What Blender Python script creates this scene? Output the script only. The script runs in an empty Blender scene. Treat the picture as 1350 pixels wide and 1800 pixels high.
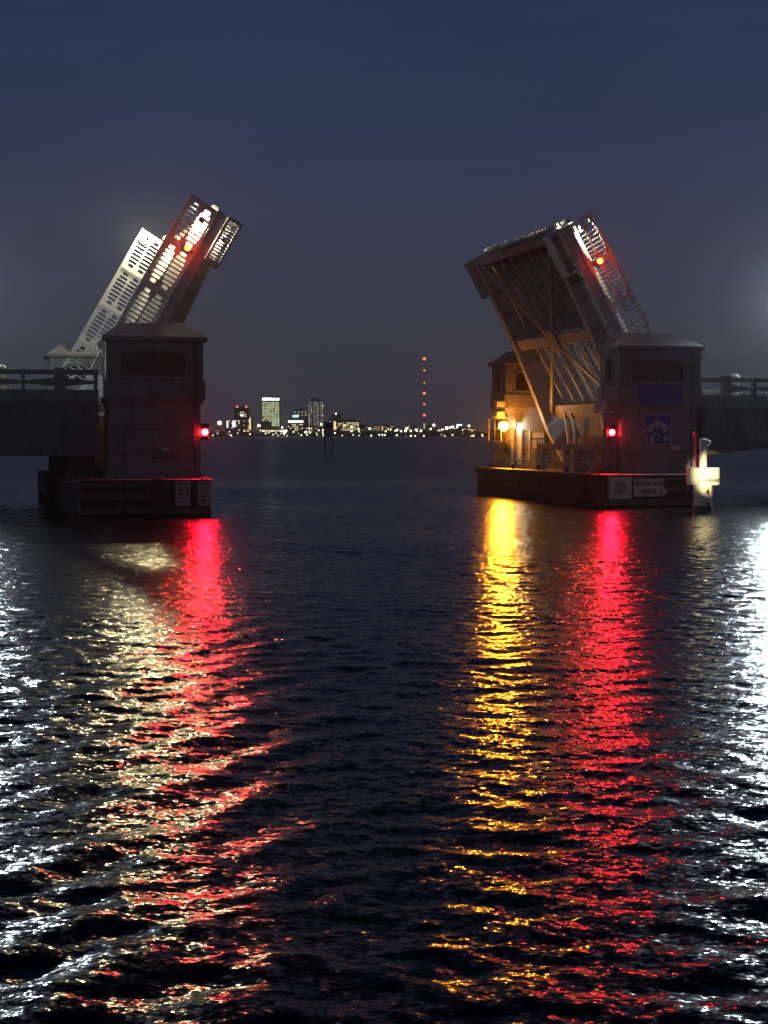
import bpy, bmesh, math, random
import numpy as np
from mathutils import Vector, Matrix
random.seed(7); RNG = np.random.RandomState(11)
R = math.radians
scn = bpy.context.scene
COL = scn.collection

# ------------------------------------------------------------------ camera
CAM_H = 2.4
cam = bpy.data.cameras.new('camera'); cam.lens = 52; cam.sensor_width = 36; cam.sensor_fit = 'AUTO'
cam.clip_start = 0.1; cam.clip_end = 20000
cob = bpy.data.objects.new('camera', cam); COL.objects.link(cob)
cob.location = (0, 0, CAM_H); cob.rotation_euler = (R(90) - math.atan(134/2600), 0, 0)
scn.camera = cob

# ------------------------------------------------------------------ sky: late dusk
SUN_EL, SUN_AZ = -3.0, 205.0
world = bpy.data.worlds.new('World'); scn.world = world; world.use_nodes = True
wt = world.node_tree; wt.nodes.clear()
def wn(t): return wt.nodes.new(t)
out = wn('ShaderNodeOutputWorld'); bg = wn('ShaderNodeBackground')
sky = wn('ShaderNodeTexSky'); sky.sky_type = 'NISHITA'; sky.sun_disc = False
sky.sun_elevation = R(SUN_EL); sky.sun_rotation = R(SUN_AZ); sky.air_density = 1.0; sky.dust_density = 1.0; sky.ozone_density = 2.0
tc = wn('ShaderNodeTexCoord'); sep = wn('ShaderNodeSeparateXYZ')
wt.links.new(tc.outputs['Generated'], sep.inputs[0])
ramp = wn('ShaderNodeValToRGB'); cr = ramp.color_ramp
stops = [(0.0, (0.056, 0.055, 0.068)), (0.06, (0.047, 0.049, 0.067)), (0.12, (0.036, 0.043, 0.072)), (0.20, (0.026, 0.038, 0.078)),
         (0.28, (0.020, 0.035, 0.082)), (0.5, (0.0095, 0.0145, 0.032)), (1.0, (0.005, 0.008, 0.018))]
while len(cr.elements) < len(stops): cr.elements.new(0.5)
for e, (p, c) in zip(cr.elements, stops): e.position = p; e.color = (*c, 1)
wt.links.new(sep.outputs[2], ramp.inputs[0])
# very faint thin cloud veil
nz = wn('ShaderNodeTexNoise'); nz.inputs['Scale'].default_value = 2.2; nz.inputs['Detail'].default_value = 4
mp = wn('ShaderNodeMapping'); mp.inputs['Scale'].default_value = (1, 1, 4.5)
wt.links.new(tc.outputs['Generated'], mp.inputs[0]); wt.links.new(mp.outputs[0], nz.inputs['Vector'])
mr = wn('ShaderNodeMapRange'); mr.inputs['From Min'].default_value = .3; mr.inputs['From Max'].default_value = .7
mr.inputs['To Min'].default_value = .84; mr.inputs['To Max'].default_value = 1.18
wt.links.new(nz.outputs['Fac'], mr.inputs['Value'])
veil = wn('ShaderNodeVectorMath'); veil.operation = 'SCALE'
wt.links.new(ramp.outputs[0], veil.inputs[0]); wt.links.new(mr.outputs[0], veil.inputs['Scale'])
sc_ = wn('ShaderNodeVectorMath'); sc_.operation = 'SCALE'; sc_.inputs['Scale'].default_value = 0.05
wt.links.new(sky.outputs[0], sc_.inputs[0])
add = wn('ShaderNodeVectorMath'); add.operation = 'ADD'
wt.links.new(sc_.outputs[0], add.inputs[0]); wt.links.new(veil.outputs[0], add.inputs[1])
wt.links.new(add.outputs[0], bg.inputs['Color']); bg.inputs['Strength'].default_value = 1.0
wt.links.new(bg.outputs[0], out.inputs[0])
sl = bpy.data.lights.new('afterglow', 'SUN'); sl.energy = 0.045; sl.angle = R(30); sl.color = (.88, .90, 1)
so = bpy.data.objects.new('afterglow', sl); COL.objects.link(so); so.rotation_euler = (R(72), 0, R(-25))

scn.view_settings.view_transform = 'Standard'; scn.view_settings.look = 'None'
scn.view_settings.exposure = 0; scn.view_settings.gamma = 1; scn.view_settings.use_curve_mapping = False
cy = scn.cycles
cy.use_denoising = True; cy.max_bounces = 6; cy.diffuse_bounces = 2; cy.glossy_bounces = 4; cy.transmission_bounces = 4
cy.sample_clamp_indirect = 12; cy.caustics_reflective = False; cy.caustics_refractive = False; cy.use_light_tree = True

# ------------------------------------------------------------------ materials
MATS = {}
def _mat(name):
    m = bpy.data.materials.new(name); m.use_nodes = True; MATS[name] = m
    return m, m.node_tree, m.node_tree.nodes['Principled BSDF']
def surf(name, c1, c2=None, rough=.7, scale=2.0, metal=0, bump=0, bscale=30, stain=None):
    """mottled surface: two tones by noise, optional rust or damp stains with their own shape, fine relief"""
    m, t, b = _mat(name); c2 = c2 or tuple(x*.7 for x in c1)
    N = t.nodes.new; L = t.links.new
    tcn = N('ShaderNodeTexCoord'); n = N('ShaderNodeTexNoise'); n.inputs['Scale'].default_value = scale; n.inputs['Detail'].default_value = 6
    L(tcn.outputs['Object'], n.inputs['Vector'])
    r = N('ShaderNodeValToRGB'); r.color_ramp.elements[0].position = .32; r.color_ramp.elements[1].position = .68
    r.color_ramp.elements[0].color = (*c2, 1); r.color_ramp.elements[1].color = (*c1, 1)
    L(n.outputs['Fac'], r.inputs[0]); cout = r.outputs[0]
    if stain:
        mpn = N('ShaderNodeMapping'); mpn.inputs['Scale'].default_value = (6, 6, .7); L(tcn.outputs['Object'], mpn.inputs[0])
        n2 = N('ShaderNodeTexNoise'); n2.inputs['Scale'].default_value = 1.0; n2.inputs['Detail'].default_value = 5; L(mpn.outputs[0], n2.inputs['Vector'])
        r2 = N('ShaderNodeValToRGB'); r2.color_ramp.elements[0].position = .52; r2.color_ramp.elements[1].position = .72
        r2.color_ramp.elements[0].color = (0, 0, 0, 1); r2.color_ramp.elements[1].color = (.8, .8, .8, 1); L(n2.outputs['Fac'], r2.inputs[0])
        mx = N('ShaderNodeMixRGB'); L(r2.outputs[0], mx.inputs[0]); L(cout, mx.inputs[1]); mx.inputs[2].default_value = (*stain, 1); cout = mx.outputs[0]
    L(cout, b.inputs['Base Color']); b.inputs['Roughness'].default_value = rough; b.inputs['Metallic'].default_value = metal
    if bump:
        n3 = N('ShaderNodeTexNoise'); n3.inputs['Scale'].default_value = bscale; n3.inputs['Detail'].default_value = 5; L(tcn.outputs['Object'], n3.inputs['Vector'])
        bm = N('ShaderNodeBump'); bm.inputs['Strength'].default_value = .6; bm.inputs['Distance'].default_value = bump
        L(n3.outputs['Fac'], bm.inputs['Height']); L(bm.outputs[0], b.inputs['Normal'])
    return m
def emit(name, col, strength, sample=True):
    m = bpy.data.materials.new(name); m.use_nodes = True; t = m.node_tree; t.nodes.clear(); MATS[name] = m
    e = t.nodes.new('ShaderNodeEmission'); e.inputs[0].default_value = (*col, 1); e.inputs[1].default_value = strength
    o = t.nodes.new('ShaderNodeOutputMaterial'); t.links.new(e.outputs[0], o.inputs[0])
    if not sample: m.cycles.emission_sampling = 'NONE'
    return m
surf('concrete', (.28, .265, .26), (.21, .20, .195), .85, 1.2, bump=.01, bscale=18, stain=(.16, .15, .14))
surf('concrete_dark', (.20, .19, .18), (.13, .12, .115), .9, 1.0, bump=.012, bscale=14, stain=(.07, .065, .06))
surf('roof_tile', (.33, .31, .30), (.25, .235, .23), .75, 2.2, bump=.008, bscale=24)
surf('steel', (.34, .33, .32), (.24, .225, .215), .55, 2.5, bump=.003, bscale=40, stain=(.17, .12, .09))
surf('leaf_steel', (.56, .55, .54), (.42, .40, .385), .5, 1.8, bump=.003, bscale=40, stain=(.26, .20, .16))
surf('steel_dark', (.10, .095, .09), (.06, .055, .05), .6, 3, stain=(.07, .045, .03))
surf('white_paint', (.74, .73, .68), (.60, .59, .54), .5, 3, bump=.002, bscale=40, stain=(.42, .38, .32))
surf('timber', (.075, .055, .042), (.040, .030, .024), .6, 3.5, bump=.015, bscale=22, stain=(.02, .018, .015))
surf('timber_worn', (.17, .14, .11), (.09, .07, .055), .55, 5, bump=.015, bscale=22, stain=(.04, .03, .025))
surf('weed', (.03, .035, .015), (.015, .016, .01), .7, 9, bump=.03, bscale=30)
surf('sign_white', (.62, .60, .57), (.52, .50, .47), .5, 6)
surf('sign_tan', (.62, .50, .42), (.48, .37, .31), .6, 7)
surf('sign_blue', (.028, .055, .34), (.022, .044, .27), .5, 4)
surf('sign_ink', (.02, .02, .022), (.015, .015, .016), .6, 8)
surf('sign_orange', (.5, .16, .03), (.4, .12, .02), .6, 8)
surf('faded_letters', (.22, .25, .45), (.15, .17, .36), .6, 8)
surf('red_paint', (.55, .03, .035), (.4, .02, .025), .4, 8)
surf('pvc_white', (.80, .78, .70), (.68, .66, .58), .4, 5, stain=(.45, .40, .30))
surf('black_metal', (.03, .03, .032), (.02, .02, .02), .4, 8)
surf('asphalt', (.06, .06, .06), (.045, .045, .045), .9, 6)
surf('city_dark', (.10, .095, .10), (.07, .065, .07), .8, .03)
surf('city_grey', (.30, .29, .28), (.20, .19, .19), .8, .05)
surf('city_pale', (.40, .38, .34), (.30, .28, .25), .8, .05)
surf('shore_soil', (.05, .05, .04), (.03, .03, .025), .9, .02)
surf('foliage_far', (.045, .055, .03), (.03, .035, .02), .9, .05)
HAZE = 0.00012
m = bpy.data.materials.new('haze'); m.use_nodes = True; t = m.node_tree; t.nodes.clear(); MATS['haze'] = m
v_ = t.nodes.new('ShaderNodeVolumePrincipled'); v_.inputs['Color'].default_value = (.92, .95, 1, 1); v_.inputs['Density'].default_value = HAZE; v_.inputs['Anisotropy'].default_value = .92
o_ = t.nodes.new('ShaderNodeOutputMaterial'); t.links.new(v_.outputs[0], o_.inputs['Volume'])
m, t, b = _mat('glass_dark'); b.inputs['Base Color'].default_value = (.012, .013, .016, 1); b.inputs['Roughness'].default_value = .12
emit('lens_red', (1.0, .022, .035), 55)
emit('lens_red_leaf', (1.0, .05, .010), 30)
emit('lens_amber', (1.0, .32, .015), 130)
emit('lens_warm', (1.0, .93, .62), 900)
emit('lens_gauge', (1.0, .86, .50), 60)
emit('lens_small', (1.0, .90, .62), 200)
emit('globe_cold', (.78, .92, 1.0), 360)
emit('far_warm', (1.0, .78, .42), 5.0, False); emit('far_white', (1.0, .93, .80), 6.0, False); emit('far_red', (1.0, .14, .08), 3.2, False)
emit('far_window', (1.0, .74, .34), 1.5, False); emit('far_window_dim', (1.0, .80, .48), .6, False)
emit('far_window_green', (.80, .92, .48), 1.0, False); emit('far_window_teal', (.50, .95, .70), .9, False)
emit('far_glow_grey', (.80, .80, .72), .26, False); emit('far_band', (1.0, .93, .78), 2.6, False); emit('far_sign', (.85, .97, 1.0), 2.4, False); emit('far_cyan', (.35, .85, 1.0), 2.4, False)  # grey glow stands in for city light on the grey tower's wall

# ------------------------------------------------------------------ bridge frame
TH = R(16.0); ORG = Vector((8.26, 52.0, 0))
SV = Vector((math.cos(TH), math.sin(TH), 0)); TV = Vector((-math.sin(TH), math.cos(TH), 0))
def B(s, t, z=0): return ORG + SV*s + TV*t + Vector((0, 0, z))

class MB:
    """collects simple solids in one frame; build() links them as ONE mesh object"""
    def __init__(self): self.v = []; self.f = []
    def poly(self, vs, fs):
        n = len(self.v); self.v += [tuple(p) for p in vs]; self.f += [tuple(i+n for i in q) for q in fs]; return self
    def box(self, x0, x1, y0, y1, z0, z1):
        return self.poly([(x0,y0,z0),(x1,y0,z0),(x1,y1,z0),(x0,y1,z0),(x0,y0,z1),(x1,y0,z1),(x1,y1,z1),(x0,y1,z1)],
                  [(0,3,2,1),(4,5,6,7),(0,1,5,4),(1,2,6,5),(2,3,7,6),(3,0,4,7)])
    def beam(self, p, q, w, h, up=(0,0,1)):
        p, q = Vector(p), Vector(q); d = (q-p).normalized(); u = Vector(up)
        if abs(d.dot(u)) > .98: u = Vector((1,0,0))
        a = d.cross(u).normalized()*(w/2); c = a.cross(d).normalized()*(h/2)
        vs = [p-a-c, p+a-c, p+a+c, p-a+c, q-a-c, q+a-c, q+a+c, q-a+c]
        return self.poly(vs, [(0,1,2,3),(7,6,5,4),(0,4,5,1),(1,5,6,2),(2,6,7,3),(3,7,4,0)])
    def tube(self, p, q, r0, r1=None, n=12):
        r1 = r0 if r1 is None else r1; p, q = Vector(p), Vector(q); d = (q-p).normalized()
        u = Vector((0,0,1)) if abs(d.z) < .9 else Vector((1,0,0)); a = d.cross(u).normalized(); c = d.cross(a)
        vs = []
        for k in range(n):
            an = 2*math.pi*k/n; o = a*math.cos(an)+c*math.sin(an); vs += [p+o*r0, q+o*r1]
        fs = [(2*k, 2*((k+1) % n), 2*((k+1) % n)+1, 2*k+1) for k in range(n)] + [tuple(range(0, 2*n, 2))[::-1], tuple(range(1, 2*n, 2))]
        return self.poly(vs, fs)
    def path(self, pts, r, n=8):
        for a, b_ in zip(pts, pts[1:]): self.tube(a, b_, r, n=n)
        return self
    def lathe(self, prof, c, n=20):
        vs = []; cx_, cy_, cz = c
        for (r, z) in prof:
            for k in range(n): a = 2*math.pi*k/n; vs.append((cx_+r*math.cos(a), cy_+r*math.sin(a), cz+z))
        fs = []
        for i in range(len(prof)-1):
            for k in range(n): fs.append((i*n+k, i*n+(k+1) % n, (i+1)*n+(k+1) % n, (i+1)*n+k))
        fs += [tuple(range(n))[::-1], tuple((len(prof)-1)*n+k for k in range(n))]
        return self.poly(vs, fs)
    def prism(self, pts, fn, d0, d1):
        """2-D outline pts mapped by fn(a,b,depth) and extruded from d0 to d1"""
        n = len(pts); vs = [fn(a, b_, d0) for a, b_ in pts] + [fn(a, b_, d1) for a, b_ in pts]
        fs = [tuple(range(n)), tuple(range(2*n-1, n-1, -1))] + [(k, n+k, n+(k+1) % n, (k+1) % n) for k in range(n)]
        return self.poly(vs, fs)
    def ball(self, c, r, sub=2):
        bm = bmesh.new(); bmesh.ops.create_icosphere(bm, subdivisions=sub, radius=r)
        self.poly([(v.co.x+c[0], v.co.y+c[1], v.co.z+c[2]) for v in bm.verts], [[v.index for v in f.verts] for f in bm.faces]); bm.free(); return self
    def mesh(self, name, mat, org=(0,0,0)):
        me = bpy.data.meshes.new(name); o = Vector(org)
        me.from_pydata([tuple(Vector(p)-o) for p in self.v], [], self.f)
        bm = bmesh.new(); bm.from_mesh(me); bmesh.ops.recalc_face_normals(bm, faces=bm.faces); bm.to_mesh(me); bm.free()
        me.materials.append(MATS[mat]); return me
    def build(self, name, mat, parent=None, smooth=False, bevel=0):
        org = parent['org'] if parent is not None and 'org' in parent else (0,0,0)
        me = self.mesh(name, mat, org)
        if smooth: me.shade_smooth()
        o = bpy.data.objects.new(name, me); COL.objects.link(o)
        if parent is not None:
            o.parent = parent
            if 'org' in parent: o['org'] = tuple(org)
        if bevel:
            bv = o.modifiers.new('bevel', 'BEVEL'); bv.width = bevel; bv.segments = 2; bv.limit_method = 'ANGLE'
        return o
def tag(o, label, cat, group=None):
    o['label'] = label; o['category'] = cat
    if group: o['group'] = group
    return o
def struct(o, kind='structure'): o['kind'] = kind; return o
def thing(name, label, cat, s, t, z=0, group=None):
    """an Empty in the bridge frame; children are modelled in bridge coordinates (s, t, z)"""
    o = bpy.data.objects.new(name, None); COL.objects.link(o); o.empty_display_size = .2
    o.location = B(s, t, z); o.rotation_euler = (0, 0, TH); o['org'] = (s, t, z)
    return tag(o, label, cat, group)
def wthing(name, label, cat, loc, group=None, rz=0):
    o = bpy.data.objects.new(name, None); COL.objects.link(o); o.empty_display_size = .2
    o.location = loc; o.rotation_euler = (0, 0, rz); return tag(o, label, cat, group)
def finish():
    for o in bpy.data.objects:
        if 'org' in o: del o['org']
def text_mesh(txt, size, mat, depth=.006, bold=0.0, spacing=1.0):
    cu = bpy.data.curves.new('txt', 'FONT'); cu.body = txt; cu.size = size; cu.align_x = 'CENTER'; cu.align_y = 'CENTER'; cu.extrude = depth; cu.offset = bold
    cu.space_character = spacing
    ob = bpy.data.objects.new('txt', cu); COL.objects.link(ob)
    dg = bpy.context.evaluated_depsgraph_get(); me = bpy.data.meshes.new_from_object(ob.evaluated_get(dg))
    bpy.data.objects.remove(ob); bpy.data.curves.remove(cu); me.materials.clear(); me.materials.append(MATS[mat]); return me
def text_part(name, txt, size, mat, parent, s, t, z, bold=0.0, sx=1.0, spacing=1.0):
    """lettering standing on a face that looks towards -t"""
    o = bpy.data.objects.new(name, text_mesh(txt, size, mat, bold=bold, spacing=spacing)); COL.objects.link(o); o.parent = parent
    q = parent['org']; o.location = (s-q[0], t-q[1], z-q[2]); o.rotation_euler = (R(90), 0, 0); o.scale = (sx, 1, 1); return o

# ------------------------------------------------------------------ water
def water():
    waves = []
    def addw(n, l0, l1, slope, dirc, spread, env=None):
        for _ in range(n):
            lam = math.exp(RNG.uniform(math.log(l0), math.log(l1))); k = 2*math.pi/lam
            a = math.radians(dirc + RNG.normal()*spread)
            waves.append((k*math.cos(a), k*math.sin(a), slope*math.sqrt(2.0/n)/k, RNG.uniform(0, 6.283), env))
    addw(60, .13, .32, .078, 80, 40); addw(50, .32, .75, .078, 80, 36)
    addw(12, .75, 1.8, .020, 95, 30)
    addw(12, .36, .85, .088, -30, 13, 'L')
    addw(12, .36, .8, .085, 112, 14, 'R')
    def H(x, y):
        z = np.zeros_like(x)
        for kx, ky, a, ph, env in waves:
            w = a*np.sin(kx*x+ky*y+ph)
            if env == 'L': w = w*np.exp(-((x+1.6)/1.7)**2)*np.clip((24-y)/10, 0, 1)
            if env == 'R': w = w*np.exp(-((x-2.0)/1.8)**2)*np.clip((22-y)/10, 0, 1)
            z += w
        # calm and ruffled lanes drift over the river
        g = .72 + .28*np.sin(.33*x+.9*np.sin(.21*y))*np.sin(.27*y+1.1+.5*np.sin(.3*x)) + .12*np.sin(.9*x+1.3*y)
        g = g*(1+.30*np.clip((16-y)/9, 0, 1))
        return z*g*np.clip((74-y)/10, 0, 1)*np.clip((26-np.abs(x))/3, 0, 1)
    V = []; F = []; n0 = 0
    for (x0, x1, y0, y1, d) in [(-5.6, 5.6, 2.6, 15.0, .026), (-10.5, 10.5, 15.0, 33.0, .048), (-26, 26, 33.0, 75.0, .12)]:
        nx = int(round((x1-x0)/d)); ny = int(round((y1-y0)/d))
        X, Y = np.meshgrid(np.linspace(x0, x1, nx+1), np.linspace(y0, y1, ny+1)); Zz = H(X, Y)
        V.append(np.stack([X.ravel(), Y.ravel(), Zz.ravel()], 1))
        i = (np.arange(ny)[:, None]*(nx+1)+np.arange(nx)[None, :]).ravel()+n0
        F.append(np.stack([i, i+1, i+nx+2, i+nx+1], 1)); n0 += (nx+1)*(ny+1)
    # the rest of the river, flat, out to the far shore and beyond on both sides
    def quad(x0, x1, y0, y1):
        nonlocal n0
        V.append(np.array([(x0,y0,-.002),(x1,y0,-.002),(x1,y1,-.002),(x0,y1,-.002)], float)); F.append(np.array([[n0,n0+1,n0+2,n0+3]])); n0 += 4
    quad(-4000, 4000, 75, 2950); quad(-4000, 4000, -300, 2.6)
    quad(-4000, -26, 33, 75); quad(26, 4000, 33, 75); quad(-4000, -10.5, 15, 33); quad(10.5, 4000, 15, 33); quad(-4000, -5.6, 2.6, 15); quad(5.6, 4000, 2.6, 15)
    V = np.concatenate(V); F = np.concatenate(F).astype(np.int32)
    me = bpy.data.meshes.new('water'); me.vertices.add(len(V)); me.vertices.foreach_set('co', V.astype(np.float32).ravel())
    me.loops.add(F.size); me.loops.foreach_set('vertex_index', F.ravel()); me.polygons.add(len(F))
    me.polygons.foreach_set('loop_start', np.arange(0, F.size, 4, dtype=np.int32)); me.polygons.foreach_set('loop_total', np.full(len(F), 4, np.int32))
    me.update(calc_edges=True); me.validate(); me.shade_smooth()
    m, t, b = _mat('river_water'); N = t.nodes.new; L = t.links.new
    b.inputs['Base Color'].default_value = (.0015, .002, .003, 1); b.inputs['IOR'].default_value = 1.29; b.inputs['Roughness'].default_value = .035
    tcn = N('ShaderNodeTexCoord'); geo = N('ShaderNodeNewGeometry'); acc = geo.outputs['Normal']
    # open water past the bridge is ruffled more finely than the mesh can hold: roughness stands for it
    sx = N('ShaderNodeSeparateXYZ'); L(tcn.outputs['Object'], sx.inputs[0])
    rg = N('ShaderNodeMapRange'); L(sx.outputs[1], rg.inputs['Value']); rg.inputs['From Min'].default_value = 50; rg.inputs['From Max'].default_value = 95
    rg.inputs['To Min'].default_value = .10; rg.inputs['To Max'].default_value = .27; L(rg.outputs[0], b.inputs['Roughness'])
    fd = N('ShaderNodeMapRange'); L(sx.outputs[1], fd.inputs['Value']); fd.inputs['From Min'].default_value = 40; fd.inputs['From Max'].default_value = 95
    fd.inputs['To Min'].default_value = 1; fd.inputs['To Max'].default_value = 0
    for sc, k, det in ((42.0, .34, 0.0), (16.0, .32, 0.0)):
        n = N('ShaderNodeTexNoise'); n.inputs['Scale'].default_value = sc; n.inputs['Detail'].default_value = det
        mp_ = N('ShaderNodeMapping'); mp_.inputs['Scale'].default_value = (.8, 1.2, 1); L(tcn.outputs['Object'], mp_.inputs[0]); L(mp_.outputs[0], n.inputs['Vector'])
        s_ = N('ShaderNodeVectorMath'); s_.operation = 'SUBTRACT'; L(n.outputs['Color'], s_.inputs[0]); s_.inputs[1].default_value = (.5, .5, .5)
        m_ = N('ShaderNodeVectorMath'); m_.operation = 'MULTIPLY'; L(s_.outputs[0], m_.inputs[0]); m_.inputs[1].default_value = (k*.85, k*1.15, 0)
        f_ = N('ShaderNodeVectorMath'); f_.operation = 'SCALE'; L(m_.outputs[0], f_.inputs[0]); L(fd.outputs[0], f_.inputs['Scale'])
        a_ = N('ShaderNodeVectorMath'); a_.operation = 'ADD'; L(acc, a_.inputs[0]); L(f_.outputs[0], a_.inputs[1]); acc = a_.outputs[0]
    nn = N('ShaderNodeVectorMath'); nn.operation = 'NORMALIZE'; L(acc, nn.inputs[0]); L(nn.outputs[0], b.inputs['Normal'])
    # a second, wider lobe: the finest ripples, blurred over the long exposure
    b2 = N('ShaderNodeBsdfPrincipled'); b2.inputs['Base Color'].default_value = b.inputs['Base Color'].default_value; b2.inputs['IOR'].default_value = 1.29; b2.inputs['Roughness'].default_value = .25
    L(nn.outputs[0], b2.inputs['Normal']); mxs = N('ShaderNodeMixShader'); mxs.inputs[0].default_value = .22; L(b.outputs[0], mxs.inputs[1]); L(b2.outputs[0], mxs.inputs[2])
    L(mxs.outputs[0], t.nodes['Material Output'].inputs['Surface'])
    me.materials.append(m); o = bpy.data.objects.new('water', me); COL.objects.link(o); struct(o)
water()

# ------------------------------------------------------------------ towers
def arch_wall(mb, fn, a0, a1, z0, z1, oa0, oa1, oz0, oz1, rise, d0, d1, seg=10):
    """wall panel a0..a1 x z0..z1 with an arched opening; fn(a,z,depth)"""
    mb.prism([(a0,z0),(oa0,z0),(oa0,z1),(a0,z1)], fn, d0, d1)
    mb.prism([(oa1,z0),(a1,z0),(a1,z1),(oa1,z1)], fn, d0, d1)
    mb.prism([(oa0,z0),(oa1,z0),(oa1,oz0),(oa0,oz0)], fn, d0, d1)
    for k in range(seg):
        u0, u1 = k/seg, (k+1)/seg; f = lambda u: oz1-rise*(1-math.sqrt(max(0, 1-(2*u-1)**2)))
        x0, x1 = oa0+(oa1-oa0)*u0, oa0+(oa1-oa0)*u1
        mb.prism([(x0,f(u0)),(x1,f(u1)),(x1,z1),(x0,z1)], fn, d0, d1)
def arch_trim(mb, fn, a0, a1, z0, z1, rise, wd, d0, d1, seg=10, sill=True):
    f = lambda u: z1-rise*(1-math.sqrt(max(0, 1-(2*u-1)**2)))
    inn = [(a0, z0)]+[(a0+(a1-a0)*k/seg, f(k/seg)) for k in range(seg+1)]+[(a1, z0)]
    ca = (a0+a1)/2
    outp = [(a0-wd, z0)]+[(ca+(p[0]-ca)*(1+2*wd/(a1-a0)), p[1]+wd) for p in inn[1:-1]]+[(a1+wd, z0)]
    for k in range(len(inn)-1): mb.prism([inn[k], inn[k+1], outp[k+1], outp[k]], fn, d0, d1)
TW, TD = 3.1, 1.65
def tower(s0, t0, label):
    r = thing('bridge_tower', label, 'tower', s0, t0, 1.0, 'concrete towers at the corners of the bascule piers')
    s1, t1 = s0+TW, t0+TD; i = .08
    MB().box(s0+i, s1-i, t0+i, t1-i, 1.0, 3.38).build('shaft', 'concrete', r, bevel=.05)
    MB().box(s0-.02, s1+.02, t0-.02, t1+.02, 1.0, 1.16).build('plinth', 'concrete', r, bevel=.02)
    c = MB()                                             # flared corbel
    lo = [(s0+i+.003,t0+i+.003,3.34),(s1-i-.003,t0+i+.003,3.34),(s1-i-.003,t1-i-.003,3.34),(s0+i+.003,t1-i-.003,3.34)]
    hi = [(s0-.04,t0-.04,3.58),(s1+.04,t0-.04,3.58),(s1+.04,t1+.04,3.58),(s0-.04,t1+.04,3.58)]
    c.poly(lo+hi, [(3,2,1,0),(4,5,6,7),(0,1,5,4),(1,2,6,5),(2,3,7,6),(3,0,4,7)]); c.build('corbel', 'concrete', r)
    MB().box(s0-.07, s1+.07, t0-.07, t1+.07, 3.58, 4.17).build('parapet_band', 'concrete', r, bevel=.03)
    th = .17
    fF = lambda a, z, d: (a, t0+d, z); fK = lambda a, z, d: (a, t1-d, z); fL = lambda a, z, d: (s0+d, a, z); fR = lambda a, z, d: (s1-d, a, z)
    w = MB(); arch_wall(w, fF, s0, s1, 4.17, 5.42, s0+.46, s1-.58, 4.32, 5.12, .14, 0, th)
    for fn in (fL, fR): arch_wall(w, fn, t0+th, t1-th, 4.17, 5.42, t0+.55, t1-.55, 4.30, 5.16, .27, 0, th)
    w.box(s0, s1, t1-th, t1, 4.17, 5.42); w.build('wall', 'concrete', r)
    for fn, a0, a1, z0, z1, rise, d in ((fF, s0+.46, s1-.58, 4.32, 5.12, .14, .12), (fL, t0+.55, t1-.55, 4.30, 5.16, .27, .10), (fR, t0+.55, t1-.55, 4.30, 5.16, .27, .10)):
        p = MB(); p.prism([(a0-.03,z0-.03),(a1+.03,z0-.03),(a1+.03,z1+.02),(a0-.03,z1+.02)], fn, d, d+.02)
        win = p.build('window', 'glass_dark', r)
        tr = MB(); arch_trim(tr, fn, a0, a1, z0, z1, rise, .09, -.045, -.002); tr.build('window_frame', 'concrete', win)
        mu = MB(); ca = (a0+a1)/2; mu.prism([(ca-.025,z0),(ca+.025,z0),(ca+.025,z1-.01),(ca-.025,z1-.01)], fn, d-.05, d-.003)
        if a1-a0 < 1: mu.prism([(a0,4.68),(a1,4.68),(a1,4.73),(a0,4.73)], fn, d-.045, d-.004)
        mu.build('mullion', 'steel_dark', win)
        sl_ = MB(); sl_.prism([(a0-.14,z0-.10),(a1+.14,z0-.10),(a1+.14,z0-.003),(a0-.14,z0-.003)], fn, -.07, .1); sl_.build('sill', 'concrete', win)
    for a0, a1 in ((s0+.002, s0+.20), (s1-.20, s1-.002)): MB().box(a0, a1, t0-.03, t0-.001, 4.18, 5.41).build('corner_strip', 'concrete', r)
    for z in (1.78, 2.58):
        g_ = MB(); e = i-.008
        g_.box(s0+e, s1-e, t0+e, t0+e+.006, z, z+.035); g_.box(s0+e, s0+e+.006, t0+e+.006, t1-e, z, z+.035); g_.box(s1-e-.006, s1-e, t0+e+.006, t1-e, z, z+.035); g_.build('pour_joint', 'concrete_dark', r)
    MB().path([(s1-.30,t0+.05,1.1),(s1-.30,t0+.05,3.30),(s1-.30,t0-.12,3.50),(s1-.30,t0-.12,4.20),(s1-.30,t0-.06,4.26),(s1-.30,t0-.06,5.41)], .022).build('downpipe', 'steel_dark', r)
    o = .15
    MB().box(s0-o, s1+o, t0-o, t1+o, 5.42, 5.53).build('eave', 'concrete', r, bevel=.03)
    rf = MB(); rings = [(o-.01, 5.53), (o-.03, 5.57), (-.46, 5.985), (-.52, 6.03), (-.60, 6.05)]
    vs = []
    for e, z in rings: vs += [(s0-e,t0-e,z),(s1+e,t0-e,z),(s1+e,t1+e,z),(s0-e,t1+e,z)]
    fs = [(3,2,1,0)]+[(4*k+q, 4*k+(q+1) % 4, 4*k+4+(q+1) % 4, 4*k+4+q) for k in range(len(rings)-1) for q in range(4)]+[tuple(4*(len(rings)-1)+q for q in range(4))]
    rf.poly(vs, fs).build('roof', 'roof_tile', r)
    return r
SL = -17.77
tR = tower(0, 0, 'concrete tower with the blue signs on its front, right of the channel')
tRf = tower(0, 11.3, 'far concrete tower behind the amber lamp, partly hidden by the raised leaf')
tL = tower(SL, 0, 'dark concrete tower nearest on the left, beside the red lamp')
tLf = tower(SL-1.1, 10.8, 'pale lit concrete tower far behind on the left, only its roof corner showing')

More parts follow.
